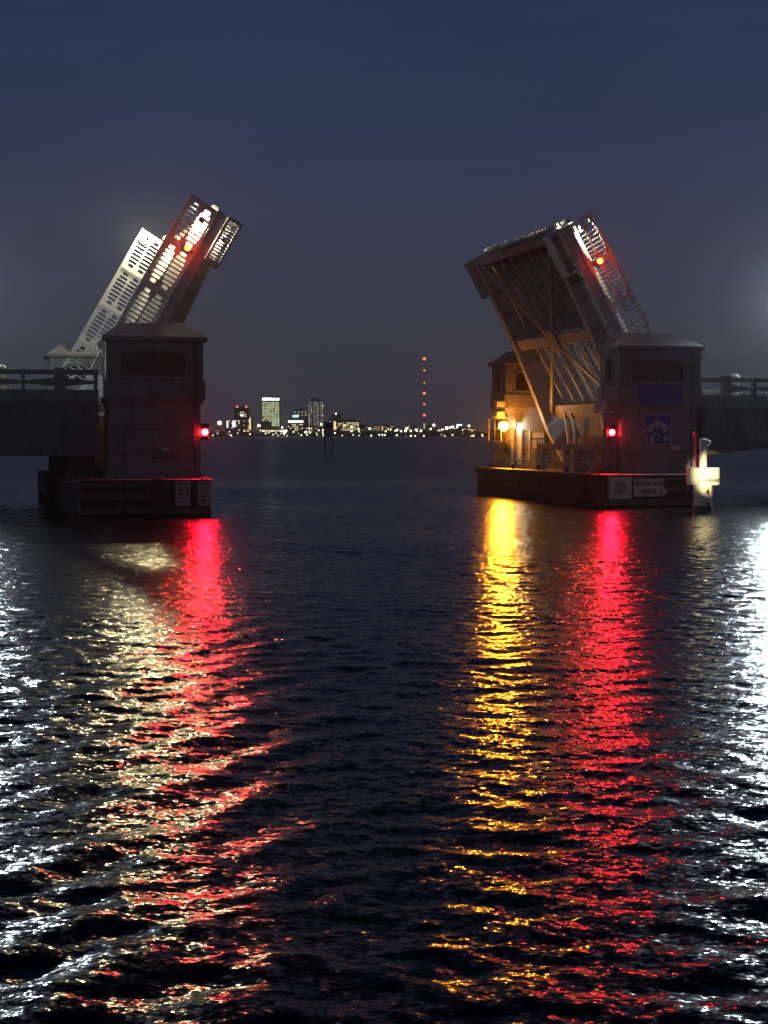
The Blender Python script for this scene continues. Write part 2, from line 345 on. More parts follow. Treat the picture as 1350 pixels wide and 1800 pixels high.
# ------------------------------------------------------------------ piers
def pier(s0, s1, t0, t1, label, back):
    r = thing('bridge_pier', label, 'pier', s0, t0, -1.2)
    MB().box(s0, s1, t0, t1, -1.2, .92).build('footing', 'concrete_dark', r, bevel=.04)
    MB().box(s0-.12, s1+.12, t0-.10, t1+.10, .92, 1.0).build('cap_slab', 'concrete', r, bevel=.02)
    x0, x1 = back
    MB().box(x0, x1, TD+.05, 11.25, 1.0, 3.36).build('back_wall', 'concrete_dark', r)
    return r
pier(-.35, 3.45, -.45, 13.4, 'right bascule pier under the towers with the blue signs', (3.1, 3.4))
pier(-19.0, -14.6, -.45, 12.6, 'left bascule pier in shadow under the dark tower', (-18.95, -18.0))

# ------------------------------------------------------------------ approach spans and railings
def rail_bay(mb, a, b_, t, zb, zt, thick_at_a):
    """tapered middle bar of a bay between a wide and a narrow post"""
    zc = (zb+zt)/2; ta, tb = (.135, .05) if thick_at_a else (.05, .135)
    mb.prism([(a,zc-ta),(b_,zc-tb),(b_,zc+tb),(a,zc+ta)], lambda x, z, d: (x, t+d, z), -.045, .045)
def railing(s0, s1, t, label, wide0):
    r = thing('bridge_railing', label, 'railing', s0, t, 3.76)
    MB().box(s0, s1, t-.12, t+.12, 3.76, 3.86).build('kerb', 'concrete', r, bevel=.015)
    MB().box(s0, s1, t-.11, t+.11, 4.33, 4.50).build('top_rail', 'concrete', r, bevel=.02)
    step = 1.12; k0 = math.ceil((s0-wide0)/step); k = k0; prev = None
    while wide0+k*step < s1:
        c = wide0+k*step; w = .17 if k % 2 == 0 else .055; z1 = 4.56 if k % 2 == 0 else 4.40
        if c-w > s0 and c+w < s1:
            MB().box(c-w, c+w, t-.135, t+.135, 3.78, z1).build('post', 'concrete', r, bevel=.015)
        pc = prev
        prev = (c, w)
        if pc:
            m_ = MB(); rail_bay(m_, pc[0]+pc[1]-.01, c-w+.01, t, 3.86, 4.33, (k-1) % 2 == 0); m_.build('middle_bar', 'concrete', r)
        k += 1
    return r
def span(s0, s1, label, pierside):
    r = thing('approach_span', label, 'bridge span', s0, 0, 1.75)
    MB().box(s0, s1, .16, 12.8, 3.40, 3.62).build('deck_slab', 'concrete', r)
    MB().box(s0, s1, 2.2, 10.8, 3.624, 3.64).build('roadway', 'asphalt', r)
    for a, b_ in ((.10, 2.1), (10.9, 12.85)): MB().box(s0, s1, a, b_, 3.5, 3.76).build('sidewalk', 'concrete', r, bevel=.02)
    for k, t in enumerate((.45, 3.4, 6.4, 9.4, 12.3)):
        pr = []
        n = 16; L_ = s1-s0
        for q in range(n+1):
            u = q/n; d = (1-math.cos(2*math.pi*((u*L_/11.0 + (0 if pierside < 0 else .0)) % 1.0)))/2
            pr.append((s0+L_*u, (1.76 if pierside < 0 else 1.72+.62*d)))
        g = MB(); pts = [(s0,3.396)]+pr+[(s1,3.396)]
        for q in range(n): g.prism([pr[q], pr[q+1], (pr[q+1][0],3.396), (pr[q][0],3.396)], lambda x, z, d: (x, t+d, z), -.18, .18)
        g.build('girder', 'concrete_dark', r)
    for x in np.arange(s0+.4, s1, 3.7): MB().box(x, x+.22, .64, 12.1, 1.95, 3.39).build('diaphragm', 'concrete_dark', r)
    return r
span(-33, -18.0, 'dark left approach span running out of the picture', -1)
span(3.35, 19, 'right approach span with arched brown girder behind the clearance gauge', 1)
railing(-33, -17.98, .25, 'dark concrete railing on the near edge of the left approach', -19.2)
railing(-33, -17.98, 12.65, 'lit concrete railing on the far edge of the left approach', -19.2)
railing(3.3, 19, .25, 'concrete railing on the near edge of the right approach', 4.28)
railing(3.3, 19, 12.65, 'pale lit concrete railing on the far edge of the right approach', 4.28)
def dome_post(s, t, label):
    r = thing('bollard', label, 'bollard', s, t, 3.76)
    MB().lathe([(.20,0),(.20,.08),(.165,.10),(.165,.66)], (s,t,3.76)).build('shaft', 'pvc_white', r, smooth=False)
    MB().lathe([(.175,0),(.21,.02),(.21,.06),(.20,.12),(.165,.19),(.10,.235),(.02,.25)], (s,t,4.42)).build('dome', 'pvc_white', r, smooth=True)
dome_post(5.05, 1.0, 'white dome topped bollard behind the right railing')
dome_post(-21.0, 1.0, 'grey dome topped bollard behind the left railing')

# ------------------------------------------------------------------ bascule leaves (local frame: x along the leaf, y across, z deck normal)
LL = 7.0; ANG = R(60)
def slot_panel(a0, a1, y, nb):
    """cast railing panel: two tiers of upright slots with rounded ends"""
    m_ = MB(); th = .018
    tiers = ((.10, .52), (.56, .96))
    m_.box(a0, a1, y-th, y+th, .02, .10); m_.box(a0, a1, y-th, y+th, .52, .56); m_.box(a0, a1, y-th, y+th, .96, 1.02)
    e = .10; w = (a1-a0-2*e)/nb; bar = .05
    for z0, z1 in tiers:
        m_.box(a0, a0+e, y-th, y+th, z0, z1); m_.box(a1-e, a1, y-th, y+th, z0, z1)
        for k in range(nb):
            x0 = a0+e+k*w
            if k: m_.box(x0-bar/2, x0+bar/2, y-th, y+th, z0, z1)
            edge = min(k, nb-1-k); cut = (.10, .035, .01)[edge] if edge < 3 else .004
            xs, xe = x0+(bar/2 if k else 0), x0+w-(bar/2 if k < nb-1 else 0)
            m_.box(xs, xe, y-th, y+th, z0, z0+cut); m_.box(xs, xe, y-th, y+th, z1-cut, z1)
    return m_
def leaf(name, label, s, rz, near, yaw=0):
    """near: local y sign of the side that faces the camera"""
    o = bpy.data.objects.new(name, None); COL.objects.link(o); o.location = B(s-4.5*math.sin(yaw), 6.4, 3.9)
    o.rotation_euler = (Matrix.Rotation(TH+rz+yaw, 3, 'Z') @ Matrix.Rotation(-ANG, 3, 'Y')).to_euler()
    tag(o, label, 'bascule leaf', 'raised bridge leaves')
    GY = 3.85
    for y in (-GY, GY):                                   # main girders, deeper towards the hinge
        g = MB(); prof = [(LL,-.12),(LL,-.66),(3.2,-.86),(.6,-1.16),(-.8,-1.35),(-2.5,-1.35),(-2.5,-.12)]
        g.prism(prof, lambda a, b_, d: (a, y+d, b_), -.025, .025); G = g.build('main_girder', 'leaf_steel', o)
        fl = MB()
        for p, q in zip(prof[1:-2], prof[2:-1]): fl.beam((p[0],y,p[1]-.012), (q[0],y,q[1]-.012), .30, .03)
        fl.build('flange', 'leaf_steel', G)
        st = MB()
        for x in (6.4, 5.4, 4.4, 2.2, 1.2):
            zb = -.66-(LL-x)*.053 if x > 3.2 else -.86-(3.2-x)*.115
            for sg in (-1, 1): st.box(x-.012, x+.012, min(y+sg*.027, y+sg*.13), max(y+sg*.027, y+sg*.13), zb+.02, -.13)
        st.build('stiffener', 'leaf_steel', G)
    for x, dpt, w in ((6.82, .46, .16), (3.0, .62, .22), (-.15, .62, .30)):
        m_ = MB(); m_.box(x-w/4, x+w/4, -GY+.03, GY-.03, -.12-dpt, -.14); m_.box(x-w, x+w, -GY+.17, GY-.17, -.15-dpt, -.122-dpt); m_.build('floor_beam', 'leaf_steel', o)
    for k in range(7):
        y = -3.0+k*1.0; m_ = MB(); m_.box(-.2, 6.75, y-.015, y+.015, -.36, -.105); m_.box(-.2, 6.75, y-.06, y+.06, -.385, -.362); m_.build('stringer', 'leaf_steel', o)
    N0 = (3.0, 0, -.80)
    for q in ((6.7, GY-.2, -.62), (6.7, -GY+.2, -.62), (-.1, GY-.2, -.90), (-.1, -GY+.2, -.90)):
        m_ = MB(); m_.beam(N0, q, .16, .025); m_.beam((N0[0],N0[1],N0[2]+.06), (q[0],q[1],q[2]+.06), .025, .11); m_.build('brace', 'leaf_steel', o)
    m_ = MB(); m_.box(2.55, 3.45, -.45, .45, -.835, -.82); m_.build('gusset_plate', 'leaf_steel', o)
    MB().box(3.1, LL-.02, -GY+.03, GY-.03, -.10, -.03).build('deck_plate', 'leaf_steel', o)
    gr = MB()                                             # open steel grating near the hinge
    x = -.1
    while x < 3.1: gr.box(x, x+.035, -GY+.05, GY-.05, -.10, -.03); x += .115
    y = -GY+.06
    while y < GY-.05: gr.box(-.1, 3.1, y, y+.03, -.098, -.032); y += .115
    g_ = gr.build('deck_grating', 'leaf_steel', o); g_['kind'] = 'stuff'
    # end of the roadway: joint plate with teeth, and lock boxes under the sidewalks
    m_ = MB(); m_.box(LL-.02, LL+.06, -GY, GY, -.42, .0)
    for k in range(26): yy = -GY+.1+k*.295; m_.box(LL+.05, LL+.17, yy, yy+.15, -.07, .0)
    m_.build('tip_joint', 'leaf_steel', o)
    for sg in (-1, 1):
        ya, yb = (GY+.06, 4.55) if sg > 0 else (-4.55, -GY-.06); yf = sg*4.5
        MB().box(.2, LL, min(ya,yb), max(ya,yb), -.06, .03).build('sidewalk', 'leaf_steel', o)
        MB().box(.2, LL, yf-.03, yf+.03, -.34, -.062).build('fascia', 'leaf_steel', o)
        for x in (1.1, 3.0, 4.9, 6.6):
            b_ = MB(); pts = [(GY+.03,-.07),(4.46,-.07),(4.46,-.20)]+[(4.46-.58*math.sin(q/6*math.pi/2), -.20-.52*(1-math.cos(q/6*math.pi/2))) for q in range(1, 7)]+[(GY+.03,-.74)]
            b_.prism(pts, lambda a, c, d: (x+d, sg*a, c), -.02, .02); b_.build('sidewalk_bracket', 'leaf_steel', o)
        bx_ = MB(); y0, y1 = sorted((sg*(GY+.12), sg*4.62))
        yl, yh = sg*4.60-.015, sg*4.60+.015
        if sg == near:
            bx_.box(5.35, LL+.02, yl, yh, -.90, -.84); bx_.box(5.35, LL+.02, yl, yh, -.44, -.36); bx_.box(5.35, 5.45, yl, yh, -.84, -.44); bx_.box(LL-.10, LL+.02, yl, yh, -.84, -.44)
            bx_.box(5.39, LL-.02, y0, y1, -.905, -.885)
        else: bx_.box(5.35, LL+.02, yl, yh, -.90, -.36)
        bx_.box(LL-.02, LL+.02, y0, y1, -.90, -.36); bx_.box(5.35, 5.39, y0, y1, -.90, -.36)
        HB = bx_.build('lock_housing', 'leaf_steel', o)
        if sg == near and near < 0:
          lv = MB()
          for k in range(13): lv.box(5.48+k*.112, 5.54+k*.112, sg*4.60-.012, sg*4.60+.012, -.85, -.43)
          lv.build('louvre', 'white_paint', HB)
        P = (0.25, 1.93, 3.61, 5.29, 6.93)
        for a0, a1 in zip(P, P[1:]): slot_panel(a0+.03, a1-.03, sg*4.42, 9).build('railing_panel', 'white_paint', o)
        for a0 in P: MB().box(a0-.05, a0+.05, sg*4.42-.06, sg*4.42+.06, .03, 1.08).build('railing_post', 'white_paint', o)
        MB().box(.2, LL, sg*4.42-.055, sg*4.42+.055, 1.025, 1.10).build('hand_rail', 'white_paint', o)
        # traffic-side kerb and guard rail
        MB().box(.2, LL-.05, sg*3.80-.06, sg*3.80+.06, -.02, .50 if sg == near else .16).build('kerb', 'white_paint', o)
    cw = MB(); cw.box(-2.75, -1.55, -GY+.1, GY-.1, -1.38, -.35); cw.build('counterweight', 'concrete_dark', o, bevel=.03)
    for y in (-2.6, -1.9, 1.0, 1.7):
        MB().beam((-.2, y, -.75), (-2.0, y, -1.46), .10, .10).build('strut', 'leaf_steel', o)
    tp = MB()                                             # clutter on the tip: small warning lamps and brackets
    for yy in (3.95, 4.15, 4.35, 3.3, -3.3, -3.9, -4.15): tp.box(LL+.06, LL+.16, yy-.05, yy+.05, .02, .22)
    tp.build('tip_bracket', 'white_paint', o)
    return o
HL, HR = -17.24, 2.30
leafL = leaf('bascule_leaf', 'raised left bridge leaf seen edge on with brightly lit railings', HL, 0, -1, R(3.8))
leafR = leaf('bascule_leaf', 'raised right bridge leaf showing its braced steel underside', HR, math.pi, 1)
bpy.context.view_layer.update()
def lp(leafo, p): return leafo.matrix_world @ Vector(p)

# ------------------------------------------------------------------ lamps
def beam_light(parent, loc, direction, intensity, col, rad, cone=150, blend=.6):
    """the directed beam thrown by a lamp's lens, in the lamp's own frame (intensity in W/sr)"""
    l = bpy.data.lights.new('beam', 'SPOT'); l.energy = intensity*4*math.pi; l.color = col; l.shadow_soft_size = rad; l.spot_size = R(cone); l.spot_blend = blend
    o = bpy.data.objects.new('beam', l); COL.objects.link(o); o.parent = parent; o.location = loc
    o.rotation_euler = Vector(direction).to_track_quat('-Z', 'Y').to_euler(); return o
RED, RED2, AMB, WARM, COLD = (1,.004,.018), (1,.035,.012), (1,.29,.012), (1,.85,.42), (.78,.92,1)
TOCAM = Vector((-.42, -.9, 0)).normalized()               # down the channel, where boats come from
def lamp_on_leaf(leafo, p, lensmat, rad, label, name, out_dir, cat='lamp', group=None):
    """a lamp bolted to a leaf: base plate, housing and glowing lens, in the leaf's own frame"""
    o = bpy.data.objects.new(name, None); COL.objects.link(o); o.matrix_world = leafo.matrix_world @ Matrix.Translation(p)
    tag(o, label, cat, group); d = Vector(out_dir)
    MB().tube(-d*.17, -d*.09, rad*1.15, rad*1.15, 14).build('housing', 'black_metal', o)
    MB().ball((0,0,0), rad, 3).build('lens', lensmat, o, smooth=True)
    MB().beam(-d*.17+Vector((0,0,-.25)), -d*.17+Vector((0,0,.12)), .05, .04, up=d).build('bracket', 'black_metal', o)
    return o
o = lamp_on_leaf(leafL, (5.3, -4.72, .33), 'lens_red_leaf', .105, 'red lamp on the railing of the raised left leaf', 'navigation_light', (0,-1,0))
beam_light(o, (0, -.29, 0), (-.1, -1, .05), 60, RED2, .11, 84)
o = lamp_on_leaf(leafR, (5.3, 4.72, .38), 'lens_red_leaf', .105, 'red lamp on the railing of the raised right leaf', 'navigation_light', (0,1,0))
beam_light(o, (0, .29, 0), (-.1, 1, .05), 60, RED2, .11, 84)
o = lamp_on_leaf(leafL, (6.55, 4.12, .85), 'lens_warm', .10, 'white lamp glaring on the far railing of the left leaf', 'railing_light', (0,-1,0))
beam_light(o, (0, -.24, 0), (-.35, -1, .2), 135, WARM, .11, 110)
o = lamp_on_leaf(leafL, (6.45, -4.22, .34), 'lens_warm', .10, 'white lamp shining through the near railing of the left leaf', 'railing_light', (0,1,0))
beam_light(o, (0, -.11, .02), (-.25, -1, .1), 120, WARM, .10, 120)
lamp_on_leaf(leafL, (6.25, -4.25, -.62), 'lens_small', .07, 'work lamp behind the louvres at the tip of the left leaf', 'housing_light', (0,1,0))
lamp_on_leaf(leafR, (6.6, 4.12, .60), 'lens_warm', .11, 'white lamp behind the near railing of the right leaf', 'railing_light', (0,-1,0))
lamp_on_leaf(leafR, (6.6, -4.12, .60), 'lens_warm', .11, 'white lamp behind the far railing of the right leaf', 'railing_light', (0,1,0))

def pier_red(s, t, z, side, label):
    r = thing('navigation_light', label, 'lamp', s, t, z)
    MB().ball((s,t-.02,z), .105, 3).build('lens', 'lens_red', r, smooth=True)
    MB().lathe([(.13,0),(.15,.02),(.15,.05),(.07,.10),(.03,.16)], (s,t-.02,z+.11)).build('cap', 'black_metal', r)
    MB().lathe([(.13,0),(.13,.08),(.08,.10)], (s,t-.02,z-.21)).build('socket', 'black_metal', r)
    beam_light(r, (TOCAM.x*.24, TOCAM.y*.24-.02, 0), (TOCAM.x, TOCAM.y, -.08), 66, RED, .11, 120)
    m_ = MB(); m_.box(s-.16, s+.16, t+.10, t+.13, z-.26, z+.28); m_.beam((s,t+.05,z-.16), (s+side*.42,t+.05,z-.16), .05, .05); m_.build('back_plate', 'steel_dark', r)
    return r
pier_red(-.26, .05, 2.52, 1, 'red lamp on the corner of the tower with the blue signs')
pier_red(-14.62, .05, 2.52, -1, 'red lamp on the corner of the dark left tower')

def street_lamp(s, t, label, z1=7.45, power=350):
    r = thing('street_lamp', label, 'street lamp', s, t, 3.76, 'street lamps along the approaches')
    MB().lathe([(.18,0),(.18,.25),(.10,.34),(.075,.6),(.05,z1-3.76-.28)], (s,t,3.76)).build('pole', 'black_metal', r)
    MB().ball((s,t,z1), .20, 3).build('globe', 'globe_cold', r, smooth=True)
    beam_light(r, (TOCAM.x*.45, TOCAM.y*.45, z1-3.76), (TOCAM.x, TOCAM.y, -.2), power, COLD, .20, 110)
    MB().lathe([(.06,0),(.13,.03),(.13,.07)], (s,t,z1-.29)).build('collar', 'black_metal', r)
    MB().lathe([(.10,0),(.07,.05),(.015,.14)], (s,t,z1+.195)).build('finial', 'black_metal', r)
street_lamp(7.5, 1.6, 'cold white street lamp just past the right edge of the picture')
street_lamp(10.6, 1.6, 'second cold white street lamp further along the right approach')
street_lamp(-22.4, 1.6, 'cold white street lamp just past the left edge of the picture', 7.1, 230)
street_lamp(-28.5, 1.6, 'second cold white street lamp further along the left approach', 7.1, 230)

# amber flood lamp on the service platform of the far right tower
r = thing('service_platform', 'small railed service platform under the amber lamp on the far tower', 'platform', -.35, 10.95, 1.0)
S0, S1, T0, T1, ZP = -.75, .10, 10.55, 11.28, 2.18
m_ = MB(); m_.box(S0, S1, T0, T1, ZP-.05, ZP); m_.build('floor_plate', 'steel', r)
for (a, b_) in ((S0,T0),(S1,T0),(S0,T1-.02),(-.33,T0)): MB().tube((a,b_,ZP), (a,b_,ZP+.95), .022, n=8).build('post', 'steel', r)
for z in (ZP+.5, ZP+.95):
    MB().path([(S1,T0,z),(S0,T0,z),(S0,T1,z)], .02).build('rail', 'steel', r)
MB().beam((S0+.05,T0+.3,ZP-.05), (.1,T0+.3,1.25), .06, .06).build('brace', 'steel', r)
MB().beam((S0+.05,T1-.1,ZP-.05), (.05,T1-.1,1.25), .06, .06).build('brace', 'steel', r)
r = thing('flood_lamp', 'glaring amber lamp on the far right tower', 'lamp', -.33, 10.8, 2.2)
MB().ball((-.33,10.60,2.80), .20, 3).build('lens', 'lens_amber', r, smooth=True)
beam_light(r, (TOCAM.x*.42, -.18+TOCAM.y*.42, .60), (TOCAM.x-.32, TOCAM.y, -.06), 200, AMB, .17, 84)
MB().tube((-.33,10.84,2.80), (-.33,10.95,2.80), .17, .14, 16).build('housing', 'steel_dark', r)
MB().tube((-.33,10.9,2.18), (-.33,10.9,2.70), .03, n=8).build('stand', 'steel', r)
for z in (3.18, 3.62):
    r = thing('equipment_box', 'equipment box fixed %s the amber lamp on the far tower' % ('just above' if z < 3.5 else 'high above'), 'box', -.25, 11.1, z)
    MB().box(-.55, -.18, 10.85, 11.2, z, z+.24).build('case', 'pvc_white', r, bevel=.02)
    MB().box(-.6, .05, 11.2, 11.25, z-.06, z).build('bracket', 'steel', r)

# white doors and a small bulkhead light on the front of the far right tower
def panel(s0, s1, t, z0, z1, label, mat='pvc_white'):
    r = thing('wall_panel', label, 'panel', s0, t, z0)
    MB().box(s0, s1, t-.05, t-.005, z0, z1).build('board', mat, r, bevel=.01)
    m_ = MB()
    for a in (s0, s1-.05): m_.box(a, a+.05, t-.085, t-.052, z0, z1)
    m_.box(s0+.05, s1-.05, t-.085, t-.052, z1-.05, z1); m_.build('frame', 'steel', r)
    return r
panel(.22, .42, 11.36, 1.18, 2.72, 'narrow pale board beside the amber lamp')
panel(.50, .78, 11.36, 1.18, 2.72, 'pale board under the bulkhead light on the far tower')
p = panel(1.10, 1.80, 11.36, 1.20, 2.62, 'white door with dark glazing bars at the foot of the far tower')
m_ = MB(); m_.box(1.16, 1.74, 11.262, 11.274, 2.26, 2.30); m_.box(1.42, 1.46, 11.26, 11.272, 1.25, 2.25); m_.build('glazing_bar', 'black_metal', p)
r = thing('bulkhead_light', 'small warm bulkhead light above the pale board', 'lamp', .64, 11.3, 2.80)
MB().ball((.64,11.16,2.84), .06, 2).build('lens', 'lens_small', r, smooth=True)
MB().box(.56, .72, 11.28, 11.372, 2.76, 2.96).build('base', 'steel', r)
MB().beam((.64,11.12,2.94), (.64,11.36,2.97), .16, .02).build('hood', 'steel', r)

# channel-side fittings on the right near tower: signal pole with two small floodlights, ladder, junction box
r = thing('signal_pole', 'thin pole with two pale floodlights beside the tower with the blue signs', 'pole', -.55, .6, 1.0)
MB().tube((-.52,.5,2.95), (-.52,.5,4.45), .022, n=8).build('pole', 'pvc_white', r)
for (a, z) in ((-.62, 3.42), (-.33, 3.50)):
    h = MB(); h.box(a-.07, a+.07, .42, .58, z, z+.16); h.box(a-.09, a+.04, .40, .60, z-.17, z+.0); h.build('floodlight', 'pvc_white', r, bevel=.02)
MB().beam((-.75,.5,3.22), (.0,.5,3.22), .05, .05).build('cross_arm', 'pvc_white', r)
r = thing('service_ladder', 'steel ladder below the red lamp on the right tower', 'ladder', -.3, .3, 1.0)
for a in (-.42, -.08): MB().beam((a,.22,1.0), (a,.22,2.25), .04, .04).build('stile', 'steel', r)
for k in range(5): MB().tube((-.42,.22,1.15+k*.24), (-.08,.22,1.15+k*.24), .014, n=6).build('rung', 'steel', r)
r = thing('diagonal_prop', 'slanted steel prop at the foot of the right tower', 'prop', -.9, .5, 1.0)
MB().beam((-1.0,.45,1.02), (-.05,.45,2.05), .09, .09).build('strut', 'steel', r)
MB().box(-1.12, -.88, .34, .56, 1.0, 1.05).build('foot_plate', 'steel', r)
def cabinet(s, t, w, d, z0, z1, label):
    r = thing('machinery_cabinet', label, 'cabinet', s, t, z0)
    MB().box(s, s+w, t, t+d, z0, z1).build('case', 'steel', r, bevel=.015)
    MB().box(s+.05, s+w-.05, t-.02, t-.002, z0+.08, z1-.08).build('door', 'steel', r, bevel=.008)
cabinet(-.15, 3.2, .5, .5, 1.0, 1.95, 'steel cabinet standing on the right pier under the leaf')
cabinet(.35, 8.6, .45, .5, 1.0, 1.9, 'steel cabinet beside the heel of the raised right leaf')
r = thing('machinery_beam', 'pale horizontal beam across the right pier below the leaf', 'beam', .1, 2.0, 1.7)
MB().beam((-.05,1.75,1.98), (.0,7.4,1.98), .20, .24).build('beam', 'steel', r, bevel=.01)
for t_ in (2.4, 4.6, 6.9): MB().box(-.12, .08, t_-.1, t_+.1, 1.0, 1.855).build('leg', 'steel', r)
r = thing('pier_handrail', 'low pipe handrail along the edge of the right pier', 'handrail', -.3, 5, 1.0)
MB().path([(-.40,.9,1.42),(-.40,5.0,1.42),(-.40,10.2,1.42)], .02).build('rail', 'steel', r)
for t_ in (1.0, 2.9, 4.8, 6.7, 8.6, 10.1): MB().tube((-.40,t_,1.0), (-.40,t_,1.42), .018, n=8).build('post', 'steel', r)

# small fittings under the eaves and on the faces
r = thing('eave_fixture', 'white fixture under the right eave of the tower with the blue signs', 'fixture', 3.2, .1, 5.2)
MB().box(3.11, 3.32, .0, .2, 5.18, 5.36).build('case', 'pvc_white', r, bevel=.02); MB().box(3.101, 3.13, .05, .15, 5.0, 5.2).build('bracket', 'steel', r)
r = thing('conduit_pipe', 'thin pipe up the right edge of the tower with the blue signs', 'pipe', 3.2, .0, 3.8)
MB().tube((3.14,-.02,3.80), (3.14,-.02,5.40), .022, n=8).build('pipe', 'steel', r); MB().box(3.02, 3.30, -.12, .1, 3.765, 3.80).build('foot', 'steel', r)
r = thing('eave_fixture', 'white fixture on the lit left side of the dark tower', 'fixture', -17.9, .3, 5.2)
MB().box(-18.02, -17.78, .2, .45, 5.16, 5.34).build('case', 'pvc_white', r, bevel=.02); MB().box(-17.86, -17.775, .27, .37, 4.9, 5.17).build('bracket', 'pvc_white', r)
def cctv(s, label):
    r = thing('wall_bracket', label, 'bracket', s, -.1, 1.9)
    MB().box(s-.13, s+.13, -.22, .07, 1.90, 2.02).build('case', 'sign_white', r, bevel=.02); MB().box(s-.42, s+.30, -.05, .07, 1.72, 1.76).build('shelf', 'steel', r, bevel=.006)
cctv(2.12, 'grey bracket below the radio channel sign'); cctv(-15.95, 'grey bracket low on the front of the dark left tower')

# ------------------------------------------------------------------ signs
F0 = .08-.004                                              # front plane of a tower shaft
def sign(name, label, s0, s1, z0, z1, t, mat, border=None):
    r = thing(name, label, 'sign', (s0+s1)/2, t, z0)
    MB().box(s0, s1, t-.03, t-.002, z0, z1).build('plate', mat, r)
    if border:
        m_ = MB(); e = .022; w = .03; y0, y1 = t-.036, t-.031
        m_.box(s0+e, s1-e, y0, y1, z1-e-w, z1-e); m_.box(s0+e, s1-e, y0, y1, z0+e, z0+e+w); m_.box(s0+e, s0+e+w, y0, y1, z0+e+w, z1-e-w); m_.box(s1-e-w, s1-e, y0, y1, z0+e+w, z1-e-w)
        m_.build('border', border, r)
    return r
# blue notice with five lines of faded lettering
r = sign('notice_sign', 'wide blue notice with faded lines of lettering on the tower front', .68, 2.40, 3.50, 4.22, -.072, 'sign_blue')
for k, (n, w) in enumerate(((16, .8), (22, 1.3), (17, .95), (16, .95), (20, 1.1))):
    m_ = MB(); z = 4.12-k*.135; x = 1.54-w/2; e = 1.54+w/2; q = random.Random(k)
    while x < e:
        l = q.uniform(.03, .055)
        if q.random() > .16: m_.box(x, min(x+l, e), -.108, -.1025, z-.03, z+.03)
        x += l+.014
    m_.build('faded_line', 'faded_letters', r)['kind'] = 'stuff'
# radio sign: handset, lightning bolts, 16 and 9
r = sign('radio_channel_sign', 'blue square sign with telephone handset, lightning bolt and numbers 16 and 9', .95, 2.06, 2.05, 3.17, F0, 'sign_blue', 'sign_white')
FS = lambda a, z, d: (a, d, z)
y0, y1 = F0-.037, F0-.031
hs = MB(); n = 14
for k in range(n):
    f = lambda u, ro: (1.505+.42*ro*math.sin((u-.5)*1.9)/math.sin(.95), 2.62+.22*(math.cos((u-.5)*1.9)-math.cos(.95))/(1-math.cos(.95))*1.0 + (ro-1)*.42*math.cos((u-.5)*1.9))
    u0, u1 = k/n, (k+1)/n
    for ra, rb in ((.72, .88), (.93, 1.08)): hs.prism([f(u0,ra), f(u1,ra), f(u1,rb), f(u0,rb)], FS, y0, y1)
hs.box(1.09, 1.30, y0, y1, 2.55, 2.60); hs.box(1.71, 1.92, y0, y1, 2.55, 2.60); hs.build('handset', 'sign_white', r)
def bolt(pts, w):
    m_ = MB()
    for p, q in zip(pts, pts[1:]): m_.beam((p[0],(y0+y1)/2,p[1]), (q[0],(y0+y1)/2,q[1]), .006, w, up=(0,0,1)) if abs(q[0]-p[0]) > abs(q[1]-p[1]) else m_.prism([(p[0]-w/2,p[1]),(p[0]+w/2,p[1]),(q[0]+w/2,q[1]),(q[0]-w/2,q[1])], FS, y0, y1)
    return m_
bolt([(1.50,3.10),(1.42,2.90),(1.60,2.90),(1.54,2.80)], .03).build('lightning_bolt', 'sign_white', r)
bolt([(1.50,2.66),(1.39,2.45),(1.60,2.45),(1.50,2.26)], .035).build('lightning_bolt', 'sign_white', r)
text_part('number', '16', .40, 'sign_white', r, 1.19, F0-.034, 2.26, .008); text_part('number', '9', .40, 'sign_white', r, 1.83, F0-.034, 2.26, .008)

# ------------------------------------------------------------------ fenders
PR = random.Random(77)
def boards(r, s0, s1, t0, t1, z0, z1, mat, along='s'):
    """a run of timber split into boards of uneven length, each a little out of line"""
    a0, a1 = (s0, s1) if along == 's' else (t0, t1); x = a0
    while x < a1-.3:
        e = min(a1, x+PR.uniform(1.3, 2.6)); e = a1 if a1-e < .6 else e
        d, dz, tl = PR.uniform(-.018, .018), PR.uniform(-.02, .02), PR.uniform(-.012, .012)
        m_ = MB().box(x+.008, e-.008, t0+d, t1+d, z0+dz, z1+dz) if along == 's' else MB().box(s0+d, s1+d, x+.008, e-.008, z0+dz, z1+dz)
        m_.v = [(a, b_, c+tl*((a if along == 's' else b_)-x)) for a, b_, c in m_.v]
        pk = m_.build('plank', mat, r, bevel=.012)
        bo = MB()
        for q in (x+.18, e-.18):
            if along == 's': bo.tube((q, t0+d-.02, (z0+z1)/2+dz), (q, t0+d+.005, (z0+z1)/2+dz), .028, n=6)
            else: bo.tube((s0+d-.02, q, (z0+z1)/2+dz), (s0+d+.005, q, (z0+z1)/2+dz), .028, n=6)
        bo.build('bolt', 'steel_dark', pk)
        x = e
def fender_front(name, label, s0, s1, t, levels, posts, side=None):
    r = thing(name, label, 'fender', s0, t, -1.0)
    for (z0, z1) in levels: boards(r, s0, s1, t-.06, t+.06, z0, z1, 'timber_worn')
    MB().box(s0+.03, s1-.03, t+.02, t+.06, -.3, .16).build('weed_band', 'weed', r)
    MB().box(s0+.05, s1-.05, t+.065, t+.16, -.5, .98).build('backing_board', 'timber', r)
    for x in posts: MB().tube((x, t+.30, -1.0), (x, t+.30, 1.12), .15, .14, 12).build('pile', 'timber', r)
    for z0 in (.66,): MB().box(s0, s1, t+.17, t+.23, z0, z0+.2).build('inner_wale', 'timber', r)
    return r
FT = -2.2
r = fender_front('timber_fender', 'long dark timber fender round the right pier carrying the bridge name sign', -1.45, 2.15, FT, [(.88, 1.04), (.50, .70), (.06, .26)], (-.9, .5, 1.85))
